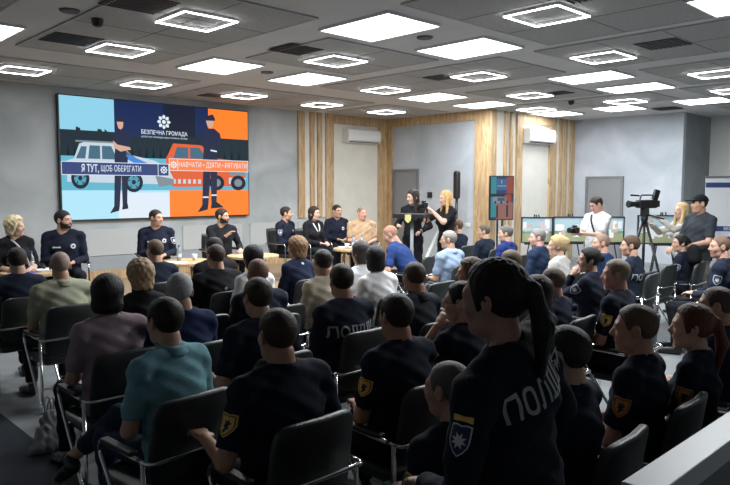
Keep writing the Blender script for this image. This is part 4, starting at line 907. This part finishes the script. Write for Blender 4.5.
# ================================================================== AUDIENCE
NAVY = (.012, .016, .030); BLK = (.010, .010, .012); DKB_ = (.018, .026, .050)
BR = (.050, .030, .018); DBR = (.022, .014, .010); BL_ = (.008, .007, .007); GR = (.22, .21, .20); DGR = (.07, .065, .06); BLD = (.50, .33, .15); LBR = (.12, .075, .045)
S1 = (.50, .29, .20); S2 = (.44, .24, .16); S3 = (.56, .36, .27)
AUD = [
 # u, v, row Y, dict
 (17, 248, 6.65, dict(hair='fade', haircol=DBR, shirt=NAVY, head_heading=80, wide=1.0, label='man with dark hair and navy top in the front row, at the left picture edge')),
 (60, 252, 5.95, dict(hair='buzz', haircol=(.34, .24, .19), skin=S1, shirt=(.38, .39, .28), wide=1.12, head_heading=75, collar=(.38, .39, .28), label='balding grey man in an olive khaki shirt seen from behind at left')),
 (108, 277, 4.12, dict(fem=True, hair='roundbob', haircol=BL_, shirt=(.32, .24, .27), wide=1.22, head_heading=60, pose='lap', label='woman with round black hair and mauve striped blouse at left')),
 (140, 261, 4.95, dict(fem=True, hair='curly', haircol=(.42, .30, .17), shirt=BLK, head_heading=95, label='woman with short blond hair and black top behind the mauve blouse')),
 (155, 240, 6.7, dict(hair='fade', haircol=LBR, shirt=NAVY, head_heading=95, label='man with cropped brown hair in the front row below the screen')),
 (165, 299, 3.12, dict(hair='short', haircol=DBR, shirt=(.17, .35, .40), collar=(.17, .35, .40), heading=100, head_heading=98, legs='crossed', pose='lap', sleeve='short', trousers=(.02, .03, .06), lean=6, label='man in a teal polo shirt with crossed legs at left')),
 (180, 274, 3.98, dict(hair='short', haircol=(.36, .36, .36), shirt=(.012, .022, .07), head_heading=62, wide=1.05, label='man with silver grey hair and dark blue shirt ahead of the teal polo')),
 (216, 245, 5.7, dict(hair='fade', haircol=BR, shirt=BLK, wide=1.18, head_heading=88, extras=['backlogo'], label='broad man in a black t-shirt with a small white mark on the back')),
 (214, 238, 6.5, dict(hair='short', haircol=BL_, shirt=BLK, wide=1.15, head_heading=100, label='dark-haired person in black in front of the man with the marked black t-shirt')),
 (253, 246, 5.35, dict(fem=True, hair='bob', haircol=BL_, shirt=(.80, .82, .84), head_heading=85, label='woman with black hair and white blouse left of the aisle of navy backs')),
 (258, 259, 4.4, dict(hair='buzz', haircol=(.26, .15, .10), skin=S1, shirt=NAVY, wide=1.08, head_heading=80, label='balding man with brown side hair and dark navy shirt before the white blouse')),
 (258, 279, 3.4, dict(hair='short', haircol=BR, shirt=NAVY, wide=1.08, pose='arms', head_heading=85, label='man with brown hair and navy shirt directly ahead of the near broad-backed officer')),
 (297, 238, 5.85, dict(fem=True, hair='curly', haircol=(.22, .125, .06), shirt=(.012, .018, .040), jacket=True, sleeve='long', head_heading=110, collar=(.6, .6, .6), label='woman with curly ginger-blond hair, navy jacket and white collar')),
 (278, 310, 2.42, dict(hair='fade', haircol=BR, shirt=NAVY, wide=1.16, pose='arms', extras=['patch_gold'], head_heading=82, skin=S2, label='near broad-backed officer with a gold patch on his left sleeve, left of centre')),
 (323, 250, 4.6, dict(hair='fade', haircol=DBR, shirt=(.62, .55, .43), wide=1.0, head_heading=78, label='man with dark hair in a beige t-shirt seen from behind')),
 (342, 265, 3.55, dict(hair='short', haircol=DBR, shirt=NAVY, wide=1.15, sleeve='long', extras=[('text', 'ПОЛІЦІЯ', .105, .9, .30)], head_heading=70, label='officer with grey police lettering across the back, centre left')),
 (361, 242, 5.05, dict(fem=True, hair='bob', haircol=(.045, .04, .04), shirt=(.80, .82, .86), head_heading=95, extras=[('strap', (.01, .015, .03))], label='woman with dark grey bob and white shirt with a dark strap')),
 (376, 247, 4.45, dict(fem=True, hair='bob', haircol=BL_, shirt=(.84, .84, .84), wide=1.18, sleeve='long', head_heading=55, label='large person with black bobbed hair and a white shirt at centre')),
 (391, 226, 6.85, dict(hair='buzz', haircol=(.36, .19, .13), skin=(.50, .28, .20), shirt=(.02, .045, .15), wide=1.15, heading=118, head_heading=128, nod=25, pose='bent', label='bald man in a royal blue shirt leaning forward near the lectern')),
 (415, 262, 3.4, dict(hair='buzz', haircol=(.07, .045, .03), skin=S2, shirt=(.028, .030, .036), wide=1.02, head_heading=75, collar=(.03, .032, .038), label='shaven brown-headed man in a dark checked grey shirt at centre')),
 (397, 295, 2.42, dict(hair='short', haircol=DBR, shirt=NAVY, wide=1.1, head_heading=80, extras=['patch_gold'], skin=S2, label='officer with thick dark hair and a gold sleeve patch at centre front')),
 (449, 231, 5.55, dict(hair='fade', haircol=(.26, .24, .22), skin=S1, shirt=(.26, .34, .46), wide=1.1, head_heading=125, extras=['glasses'], collar=(.34, .42, .54), label='grey balding man with glasses in a light blue shirt')),
 (457, 220, 7.3, dict(hair='short', haircol=(.12, .07, .04), shirt=NAVY, head_heading=130, label='man with light brown hair and navy shirt near the blonde photographer')),
 (484, 225, 6.6, dict(hair='fade', haircol=(.11, .085, .065), shirt=(.012, .018, .035), wide=1.15, head_heading=130, label='man with light brown hair and dark navy polo left of the royal blue polo')),
 (506, 226, 5.75, dict(hair='short', haircol=(.13, .12, .11), shirt=(.018, .032, .15), wide=1.05, head_heading=130, collar=(.02, .035, .16), label='man in a royal blue polo below the television')),
 (538, 229, 4.85, dict(hair='short', haircol=GR, skin=(.58, .33, .26), shirt=(.018, .032, .07), jacket=True, sleeve='long', head_heading=135, label='grey-haired man in a dark blue suit before the leftmost easel')),
 (558, 236, 4.1, dict(fem=True, hair='updo', haircol=(.48, .34, .17), skin=S3, shirt=(.55, .54, .50), head_heading=125, label='blonde woman with pinned-up hair in a patterned cream blouse')),
 (471, 259, 3.25, dict(fem=True, hair='bob', haircol=(.14, .085, .05), shirt=BLK, head_heading=130, label='woman with light brown hair mostly hidden left of the standing policewoman')),
 (511, 251, 3.45, dict(hair='short', haircol=LBR, shirt=NAVY, head_heading=90, label='man whose brown hair shows just above the standing policewoman')),
 (462, 283, 2.45, dict(hair='short', haircol=BL_, shirt=NAVY, head_heading=118, pose='chin', extras=['patch_gold', 'glasses'], wide=.95, label='dark-haired officer with glasses and gold patch, hand at chin')),
 (537, 277, 2.45, dict(fem=True, hair='bob', haircol=DBR, shirt=NAVY, head_heading=105, label='person with dark brown hair right of the standing policewoman\'s head')),
 (553, 268, 2.75, dict(hair='buzz', haircol=(.15, .10, .075), skin=(.50, .28, .20), shirt=NAVY, wide=1.08, head_heading=115, label='bald man in navy just right of the standing policewoman')),
 (590, 248, 3.15, dict(fem=True, hair='bun', haircol=BL_, shirt=NAVY, sleeve='long', head_heading=130, pose='chin', extras=['patch_white'], label='policewoman with black hair tied back and white sleeve patch, hand at mouth')),
 (602, 234, 3.95, dict(hair='buzz', haircol=(.25, .17, .12), skin=(.55, .31, .22), shirt=(.02, .05, .13), head_heading=135, wide=1.05, label='bald man in a blue shirt seated before the man with the white tee')),
 (631, 236, 3.5, dict(hair='short', haircol=(.085, .05, .03), shirt=(.015, .021, .038), wide=1.08, head_heading=125, heading=100, sleeve='long', extras=[('text', 'ПОЛІЦІЯ', .10, .9, .28)], label='officer with brown hair and pale lettering on his back below the tripod')),
 (617, 260, 2.42, dict(hair='fade', haircol=(.22, .17, .12), skin=(.52, .28, .21), shirt=NAVY, wide=1.08, head_heading=125, extras=['patch_gold'], label='officer with sandy cropped hair and gold sleeve patch, right of centre')),
 (681, 235, 3.55, dict(fem=True, hair='bun', haircol=BL_, shirt=NAVY, sleeve='long', head_heading=135, extras=['patch_white'], label='policewoman with black hair and white sleeve patch before the video crew')),
 (721, 236, 2.6, dict(hair='buzz', haircol=(.16, .10, .07), skin=(.52, .30, .22), shirt=(.014, .02, .036), wide=1.15, head_heading=132, heading=100, extras=['patch_white'], pose='lap', sleeve='long', label='bald officer with white sleeve patch at the right picture edge')),
 (718, 287, 1.42, dict(hair='buzz', haircol=(.06, .04, .03), skin=S2, shirt=NAVY, head_heading=112, wide=1.05, label='shaven-headed man at the lower right picture edge')),
 (637, 306, 1.42, dict(hair='fade', haircol=(.10, .065, .04), skin=(.48, .26, .18), shirt=NAVY, wide=1.02, head_heading=118, extras=['patch_orange'], label='officer with cropped brown hair and orange shield patch, lower right')),
 (694, 305, 1.30, dict(fem=True, hair='pony', haircol=(.10, .028, .014), skin=S3, shirt=NAVY, head_heading=118, extras=['patch_orange'], label='policewoman with a red-brown ponytail, lower right')),
 (567, 328, 1.42, dict(hair='short', haircol=(.018, .012, .010), shirt=NAVY, wide=.98, head_heading=100, label='person with dark brown hair close behind the standing policewoman')),
]
for (u, v, Y, kw) in AUD:
    kw = dict(kw); kw.setdefault('pose', 'lap')
    if kw.get('arms') == (): kw.pop('arms')
    if u > 480 and kw.get('heading') is None: kw['heading'] = 96
    J = person((u, v), Y=Y, group='seated audience', **kw)
    x, y = J['pos']; d = math.radians(kw.get('heading', 90)-90)
    if u == 165: d = R(8)
    lab = kw['label'].split(',')[0]
    for cut in (' seen from', ' just', ' mostly', ' whose', ' hand '): lab = lab.split(cut)[0]
    lab = ' '.join(lab.split()[:11])
    place_chair(x-(.05 if u == 165 else 0), y-.0, d*.6, 'black chair under the '+lab)
J = person((450, 362), depth=2.55, group='seated audience', hair='buzz', haircol=(.12, .10, .09), skin=(.46, .27, .20), shirt=NAVY, wide=1.05, head_heading=98, extras=['patch_gold'], label='grey shaven-headed officer with gold patch at bottom centre')
place_chair(J['pos'][0], J['pos'][1], 0, 'black leather chair with chrome rails under the shaven officer at bottom centre')
# the standing policewoman in the foreground
person((497, 261), depth=2.0, standing=True, fem=True, wide=1.26, hair='pony', haircol=(.006, .005, .005), skin=(.42, .24, .18), shirt=(.010, .014, .024), sleeve='long', roll=-14, heading=96, head_heading=104, nod=4,
       arms=dict(wr=(.30, .12, .02), wl=(-.22, .2, .02)), lod=0, extras=['patch_police', ('text', 'ПОЛІЦІЯ', .108, .78, .36, .02)], label='standing policewoman with black tied hair and police lettering on her back, nearest the camera')
# empty chairs
for u, v, lb in [(5, 297, 'empty black chair cut by the left picture edge, lower than the row of heads'), (445, 283, 'empty black chair at centre between the checked grey shirt and the light blue shirt'),
                 (650, 273, 'leftmost of three empty grey-lit chairs at right'), (672, 266, 'middle of three empty grey-lit chairs at right'), (695, 262, 'rightmost of three empty grey-lit chairs, by the bald officer'),
                 (208, 318, 'empty black chair right of the silver-haired man'), (287, 307, 'empty black chair right of the balding man in navy')]:
    p = at(u, v, Z=.87); place_chair(p.x, p.y+.27, 0, lb)
# ================================================================== PANEL ON THE STAGE
def armchair(x, y, rz, lb):
    t = empty('mesh_armchair', (x, y, ST), rz)
    mb = MB(); prof = []
    for i in range(9):
        for j in range(9):
            a, b = i/8*2-1, j/8; mb_ = (a*.23*(1-.12*b*b), -.22-.10*b-.02*math.sin(b*3)+.04*a*a, .46+.46*b); prof.append(mb_)
    fs = [(i*9+j, (i+1)*9+j, (i+1)*9+j+1, i*9+j+1) for i in range(8) for j in range(8)]
    o = MB().add(prof, fs).build('backrest', M_BLACK, t, smooth=True); s = o.modifiers.new('s', 'SOLIDIFY'); s.thickness = .025
    MB().box((-.24, -.22, .41), (.24, .25, .47)).build('seat', fabric((.02, .02, .022)), t, bevel=.025, seg=3)
    for s_ in (-1, 1):
        x_ = .27*s_
        MB().tube(bend([(x_, -.24, .66), (x_, .2, .66), (x_, .22, .02), (x_, -.25, .02), (x_, -.25, .44), (x_*.8, -.25, .44)], .05), .011, 8).build('side_frame', M_CHROME, t, smooth=True)
        MB().box((x_-.025, -.2, .665), (x_+.025, .16, .69)).build('armrest', M_PIPE, [c for c in kids(t) if c.name.startswith('side_frame')][-1], bevel=.01)
    tag(t, lb, 'chair', 'chairs of the panel'); return t
UNI = (.010, .013, .026)
PAN = [
 ((15, 217), 9.1, dict(fem=True, hair='curly', haircol=(.66, .54, .33), skin=S3, shirt=(.012, .012, .014), jacket=True, sleeve='roll', heading=268, head_heading=318, pose='lap', label='blonde woman in a black jacket with a light scarf seated at the far left', extras=[('strap', (.45, .45, .47))])),
 ((63, 211), 9.3, dict(hair='short', haircol=BL_, beard=(.012, .010, .009), skin=(.50, .29, .21), shirt=UNI, sleeve='long', wide=1.1, heading=255, head_heading=305, pose='lap', extras=['badge', 'nametag'], label='bearded officer in dark uniform seated left of the video wall')),
 ((156, 210), 9.5, dict(hair='fade', haircol=DBR, skin=S1, shirt=UNI, sleeve='long', wide=1.08, heading=250, head_heading=290, extras=['badge', 'nametag', 'patch_white'], label='officer with short dark hair seated under the middle of the video wall')),
 ((222, 209), 9.5, dict(hair='short', haircol=DBR, beard=(.02, .014, .01), skin=S1, shirt=(.012, .013, .016), sleeve='long', wide=1.05, heading=262, head_heading=300, lean=6, pose='wave', arms=dict(wr=(.02, .25, .34), wl=(-.20, .28, .12), pr=(.8, -.2, -1), pl=(-.7, -.5, -1)), label='bearded man in dark clothes speaking with a raised hand, under the orange screen part')),
 ((286, 207), 10.0, dict(hair='short', haircol=DBR, skin=S1, shirt=UNI, sleeve='long', heading=285, head_heading=312, extras=['badge', 'patch_white_r'], label='officer seated in profile first right of the video wall')),
 ((314, 207), 9.6, dict(fem=True, hair='bob', haircol=DBR, skin=S3, shirt=(.012, .011, .014), jacket=True, sleeve='long', wide=1.1, heading=275, head_heading=285, extras=['vcollar'], label='woman with short dark hair in a black jacket and white blouse')),
 ((337, 205), 9.95, dict(hair='fade', haircol=DBR, skin=S1, shirt=UNI, sleeve='long', heading=250, head_heading=262, extras=['badge'], label='officer seated between the woman in the black jacket and the beige polo')),
 ((362, 207), 9.2, dict(hair='buzz', haircol=(.22, .15, .1), skin=(.58, .30, .22), shirt=(.45, .31, .19), collar=(.46, .32, .2), wide=1.18, belly=.04, heading=240, head_heading=258, label='broad man in a beige polo shirt seated at the right end of the panel')),
]
for px, Y, kw in PAN:
    kw = dict(kw); J = person(px, Y=Y-.25, floor=ST, lod=1, trousers=(.012, .014, .022), group='panel members seated on the stage', **kw)
    armchair(J['pos'][0], J['pos'][1], J['hd'], 'black armchair with chrome sides under the '+' '.join(kw['label'].split(' seated')[0].split(' speaking')[0].split(',')[0].split()[:9]))
# tables
def table(u, v, Y, r, lb, z=None):
    p = at(u, v, Y=Y); t = empty('coffee_table', (p.x, p.y, ST)); h = p.z-ST
    MB().lathe([(r-.01, h-.04), (r, h-.035), (r, h-.005), (r-.006, h)], n=40).build('tabletop', WOOD, t)
    for k in range(3):
        a = k*2*math.pi/3+.5; MB().tube([(r*.75*math.cos(a), r*.75*math.sin(a), 0), (r*.5*math.cos(a), r*.5*math.sin(a), h-.04)], .02, 10).build('leg', WOOD, t, smooth=True)
    tag(t, lb, 'table', 'low round wooden tables'); return Vector((p.x, p.y, p.z))
T0 = table(33, 271, 8.6, .36, 'low round wooden table beside the blonde woman at the left'); T1 = table(184, 261, 8.7, .42, 'low round wooden table with bottle and papers under the video wall')
T2 = table(253, 255, 8.75, .40, 'low round wooden table right of the man with the raised hand'); T3 = table(356, 248, 8.6, .40, 'low round wooden table with bottles before the man in beige')
def bottle(p, lb):
    t = empty('water_bottle', p)
    MB().lathe([(.03, 0), (.033, .01), (.033, .13), (.028, .155), (.014, .18), (.013, .2)], n=16).build('body', mat('clear_plastic', (.55, .62, .66), .1, trans=.6), t, smooth=True)
    MB().lathe([(.016, .2), (.016, .222), (.010, .225)], n=12).build('cap', mat('cap_blue', (.05, .15, .4), .5), t); MB().lathe([(.0345, .05), (.0345, .10)], n=16).build('label_band', mat('label_white', (.6, .65, .7), .5), t)
    tag(t, lb, 'bottle')
def cup(p, lb, c=(.7, .7, .7)):
    o = MB().lathe([(.028, 0), (.038, .09), (.035, .09), (.026, .006)], n=16).build('paper_cup', mat('cup_%.1f' % c[0], c, .5), smooth=True); o.location = p; tag(o, lb, 'cup')
def papers(p, rz, lb, c=(.7, .7, .7), s=(.21, .297)):
    o = MB().box((-s[0]/2, -s[1]/2, 0), (s[0]/2, s[1]/2, .006)).build('paper_sheets', mat('paper_%.2f' % c[0], c, .7)); o.location = p; o.rotation_euler = (0, 0, rz); tag(o, lb, 'papers')
e = Vector((0, 0, .001))
bottle(T1+e+Vector((-.02, .1, 0)), 'small water bottle on the round table under the video wall'); cup(T1+e+Vector((.16, -.02, 0)), 'white cup right of the bottle on the table under the video wall')
papers(T1+e+Vector((-.2, -.12, 0)), .4, 'white papers on the round table under the video wall')
bottle(T3+e+Vector((-.06, 0, 0)), 'left water bottle on the table before the man in beige'); bottle(T3+e+Vector((.08, -.06, 0)), 'right water bottle on the table before the man in beige')
cup(T3+e+Vector((-.2, .02, 0)), 'white cup left of the bottles before the man in beige'); papers(T3+e+Vector((.0, .24, 0)), 1.0, 'white papers on the table before the man in beige')
papers(T0+e+Vector((-.12, -.08, 0)), .5, 'purple folder on the table beside the blonde woman', (.10, .07, .32)); papers(T0+e+Vector((.16, .05, 0)), -.2, 'white papers on the table beside the blonde woman')
bottle(T0+e+Vector((.05, .2, 0)), 'small water bottle on the table beside the blonde woman')
cup(T2+e+Vector((.1, .0, 0)), 'white cup on the table right of the man with the raised hand'); papers(T2+e+Vector((-.14, -.02, 0)), .2, 'white papers on the table right of the man with the raised hand')
# ================================================================== STANDING PEOPLE AND GEAR
J = person((413, 190), depth=11.8, standing=True, fem=True, hair='long', haircol=DBR, skin=S3, shirt=(.012, .012, .015), sleeve='long', heading=205, head_heading=165, nod=8, lod=1, extras=['nametag'],
           arms=dict(wr=(.16, .26, .18), wl=(-.2, .22, .10)), label='woman with long dark hair in black standing behind the lectern')
p = at(412, 213.5, depth=11.0); t = empty('lectern', (p.x, p.y, 0), R(205-90))
MB().box((-.26, -.2, p.z-.07), (.26, .2, p.z)).build('reading_desk', M_BLACK, t, bevel=.006)
MB().tube([(.0, 0, .02), (.0, 0, p.z-.03)], .028, 14).build('column', mat('steel_grey', (.28, .29, .30), .5), t, smooth=True); MB().box((-.25, -.2, 0), (.25, .2, .025)).build('base', M_BLACK, t, bevel=.005)
MB().prism([(-.05, p.z-.01), (.05, p.z-.01), (.05, p.z-.10), (0, p.z-.15), (-.05, p.z-.10)], .01, M=Matrix.Translation((0, .205, 0))).build('crest', mat('crest_gold', (.55, .5, .2), .5), t)
MB().box((-.06, .2, p.z-.14), (.06, .206, p.z-.0)).build('crest_panel', M_BLACK, t)
tag(t, 'black topped lectern on a slim metal column', 'lectern')
def slr(p, hd, lb, pitch=0, lens=.13):
    t = empty('photo_camera', p, hd); t.rotation_euler = (R(pitch), 0, hd)
    MB().box((-.07, -.035, -.05), (.07, .035, .045)).box((-.03, -.03, .045), (.03, .035, .075)).box((.045, .03, -.045), (.07, .05, .04)).build('body', M_BLACK, t, bevel=.008)
    q = MB().lathe([(.033, 0), (.035, .04), (.038, .09), (.042, lens), (.034, lens)], n=20, M=Matrix.Rotation(R(-90), 4, 'X')); q.build('lens', M_BLACK, t, smooth=True)
    tag(t, lb, 'camera'); return t
J = person((446, 191), depth=11.3, standing=True, fem=True, hair='long', haircol=(.60, .36, .14), skin=S3, shirt=(.010, .010, .012), sleeve='short', heading=165, head_heading=160, nod=4, lod=1,
           arms=dict(wr=(.06, .32, .47), wl=(-.07, .33, .45), pr=(.8, 0, -1), pl=(-.8, 0, -1), hdr=(-.3, .6, .5), hdl=(.3, .6, .5), br=(.5, -.5, .2), bl=(-.5, -.5, .2)), label='blonde woman in black holding up a photo camera by the left door')
c = J['w']((0, .42, .93+.53)); slr(c, J['hd'], 'black photo camera held up by the blonde woman in black')
o = MB().tube(smoothpath([c+Vector((.05, .02, 0)), c+Vector((.08, 0, -.2)), c+Vector((.0, .05, -.42)), c+Vector((-.09, .05, -.35)), c+Vector((-.06, .03, -.02))]), .010, 6).build('camera_strap', fabric((.02, .02, .02)), smooth=True); tag(o, 'dark strap hanging from the blonde woman\'s camera', 'strap')
# column loudspeaker behind her
p = at(457, 171, X=11.9); t = empty('column_loudspeaker', (p.x, p.y, 0), R(180)); zt = p.z
MB().box((-.07, -.07, zt-.62), (.07, .07, zt)).build('speaker_head', M_BLACK, t, bevel=.05, seg=4); MB().tube([(0, 0, .3), (0, 0, zt-.6)], .032, 12).build('pole', M_BLACK, t, smooth=True)
MB().box((-.2, -.2, 0), (.2, .2, .32)).build('bass_box', M_BLACK, t, bevel=.02); tag(t, 'tall thin black column loudspeaker behind the blonde photographer', 'loudspeaker')
a = at(443, 222, depth=11.6); b_ = at(425, 262, depth=10.8); o = MB().tube([a, b_], .035, 4).build('slanted_strip', mat('pale_strip', (.42, .44, .42), .6)); tag(o, 'narrow pale strip slanting between the lectern and the blonde photographer', 'board')  # thin pale bar slanting down to the left, no particular object
# man in white tee
J = person((597, 197), depth=10.6, standing=True, hair='short', haircol=DBR, skin=(.55, .33, .25), shirt=(.72, .73, .74), sleeve='short', trousers=(.03, .035, .05), heading=165, head_heading=150, nod=24, lod=1, wide=1.06,
           arms=dict(wr=(.07, .37, .20), wl=(-.07, .37, .20), pr=(.6, -.4, -1), pl=(-.6, -.4, -1)), extras=[('strap', (.02, .02, .03))], label='man in a white t-shirt looking down at his photo camera')
c = J['w']((0, .46, .93+.25)); slr(c, J['hd'], 'black photo camera in the hands of the man in the white t-shirt')
# video crew
J = person((682, 203), depth=9.9, standing=True, fem=True, hair='long', haircol=(.62, .46, .22), skin=S3, shirt=(.55, .53, .48), sleeve='long', jacket=True, trousers=(.012, .012, .014), heading=146, head_heading=146, nod=-6, lod=1, lean=4,
           arms=dict(wr=(.10, .48, .42), wl=(-.08, .47, .52), pr=(.7, 0, -1), pl=(-.7, 0, -1), hdr=(0, 1, .5), hdl=(0, 1, .5)), label='blonde woman in a long cream shirt reaching up to the video camera')
p = at(645, 204, depth=9.7); t = empty('video_camera', p, R(150-90)); t.scale = (.85,)*3
MB().box((-.07, -.20, -.07), (.07, .14, .07)).build('body', M_BLACK, t, bevel=.015); MB().lathe([(.045, 0), (.05, .05), (.045, .10), (.055, .16), (.065, .19), (.055, .20)], n=20, M=Matrix.Translation((0, .13, 0)) @ Matrix.Rotation(R(-90), 4, 'X')).build('lens', M_BLACK, t, smooth=True)
MB().tube(bend([(0, -.16, .07), (0, -.14, .15), (0, .08, .15), (0, .1, .07)], .03), .013, 8).build('handle', M_BLACK, t, smooth=True)
MB().tube([(0, .12, .14), (0, .28, .15)], .016, 10).build('microphone', M_BLACK, t, smooth=True)
MB().box((-.03, -.20, .12), (.03, -.10, .30), M=Matrix.Rotation(R(18), 4, 'X')).build('viewfinder', M_BLACK, t, bevel=.012)
MB().box((-.045, -.26, -.05), (.045, -.2, .06)).build('battery', M_BLACK, t, bevel=.008)
tag(t, 'black professional video camera on the tall tripod', 'video camera')
tr = empty('tripod', (p.x, p.y, 0), .4); hz = p.z-.065
MB().box((-.05, -.06, hz-.1), (.05, .06, hz+.005)).lathe([(.04, hz-.2), (.05, hz-.15), (.045, hz-.1)], n=16).build('fluid_head', M_BLACK, tr, bevel=.005)
MB().tube([(0, 0, .55), (0, 0, hz-.18)], .02, 10).build('centre_column', M_BLACK, tr, smooth=True)
for k in range(3):
    a = k*2*math.pi/3; MB().tube([(.03*math.cos(a), .03*math.sin(a), hz-.2), (.22*math.cos(a), .22*math.sin(a), .75), (.42*math.cos(a), .42*math.sin(a), .02)], [.02, .018, .012], 8).build('leg', M_BLACK, tr, smooth=True)
    MB().tube([(0, 0, .6), (.24*math.cos(a), .24*math.sin(a), .68)], .008, 6).build('spreader', M_BLACK, tr)
tag(tr, 'tall black tripod carrying the video camera', 'tripod')
h0 = p+Vector((0, 0, -.14)); h1 = at(664, 219, depth=9.4); o = MB().tube([h0, h1], .011, 8).build('pan_handle', M_BLACK, tr, smooth=True); o.matrix_parent_inverse = Matrix.LocRotScale(Vector((p.x, p.y, 0)), Matrix.Rotation(.4, 3, 'Z'), None).inverted()
person((700, 195), depth=9.2, standing=True, hair='fade', haircol=DBR, skin=S1, shirt=(.035, .042, .05), sleeve='short', trousers=(.20, .19, .13), heading=150, head_heading=140, lod=1, wide=1.12,
       arms=dict(wr=(.12, .30, .06), wl=(-.18, .32, .10)), extras=['cap'], label='man in a dark cap, dark t-shirt and camouflage trousers beside the cream shirt')
p = at(694, 250, depth=8.9); t = empty('shoulder_bag', (p.x, p.y, p.z-.2), R(50))
g = union([ell((0, 0, .15), (.12, .07, .13)), ell((0, 0, .08), (.13, .08, .07))], .05); v, q = nets(g, .015); qmesh('bag_body', [(v, q, 0)], [fabric((.008, .008, .010))], t)
tag(t, 'black camera bag hanging in front of the man in the cap', 'bag')
# ================================================================== FOREGROUND RAIL, BAG ON FLOOR
t = empty('low_partition', (2.2, .80, 0))
MB().box((-.34, -.055, .93), (6.2, .055, 1.0)).build('top_board', mat('rail_white', (.46, .48, .50), .4), t, bevel=.004)
MB().box((-.34, -.02, .12), (6.2, .0, .93)).build('panel', mat('smoked_panel', (.035, .04, .045), .35), t)
for k in range(6): MB().box((-.30+k*1.25, -.04, 0), (-.25+k*1.25, .03, .93)).build('post', mat('rail_grey', (.2, .21, .22), .4), t)
tag(t, 'low partition with a pale grey top board at the lower right corner', 'partition')
p = at(50, 433, Z=.12); t = empty('carrier_bag', (p.x, p.y, 0.006), .5)
def bagf(P):
    d = ellseg((0, 0, .05), (0, 0, .26), .15, .05, .09, .025)(P); d = d+.010*np.sin(P[..., 0]*70+P[..., 2]*22+np.sin(P[..., 2]*31)*2)*np.sin(P[..., 1]*40-P[..., 0]*35+1)+.006*np.sin(P[..., 0]*130+P[..., 1]*90+np.sin(P[..., 2]*60)); return np.maximum(d, -P[..., 2])
bagf.bb = (np.array([-.2, -.14, -.02]), np.array([.2, .14, .38])); v, q = nets(bagf, .009, pad=.01); qmesh('bag_body', [(v, q, 0)], [mat('grey_plastic_bag', (.28, .28, .29), .35)], t)
for s in (-1, 1): MB().tube(smoothpath([(-.03, .01*s, .28), (-.02, .02*s, .36), (.02, .02*s, .36), (.03, .01*s, .28)]), .005, 6).build('bag_handle', mat('grey_plastic_bag', (.28, .28, .29), .35), t, smooth=True)
tag(t, 'crumpled grey plastic carrier bag on the floor at the carpet edge', 'bag')
# ================================================================== CAMERA, LIGHT, VIEW
cam = bpy.data.cameras.new('camera'); co = bpy.data.objects.new('camera', cam); COL.objects.link(co)
cam.sensor_width = 36; cam.lens = FPX/730*36; cam.clip_start = .05; cam.clip_end = 100
co.location = (0, 0, CH); co.matrix_world = Matrix.Translation((0, 0, CH)) @ Matrix((( _R2.x, _U2.x, -_F.x), (_R2.y, _U2.y, -_F.y), (_R2.z, _U2.z, -_F.z))).to_4x4()
sc = bpy.context.scene; sc.camera = co
w = bpy.data.worlds.new('w'); sc.world = w; w.use_nodes = True; w.node_tree.nodes['Background'].inputs[0].default_value = (.5, .55, .6, 1); w.node_tree.nodes['Background'].inputs[1].default_value = .05
sc.view_settings.view_transform = 'Standard'; sc.view_settings.look = 'None'; sc.view_settings.gamma = 1; sc.view_settings.use_curve_mapping = False
sc.view_settings.exposure = 0.72
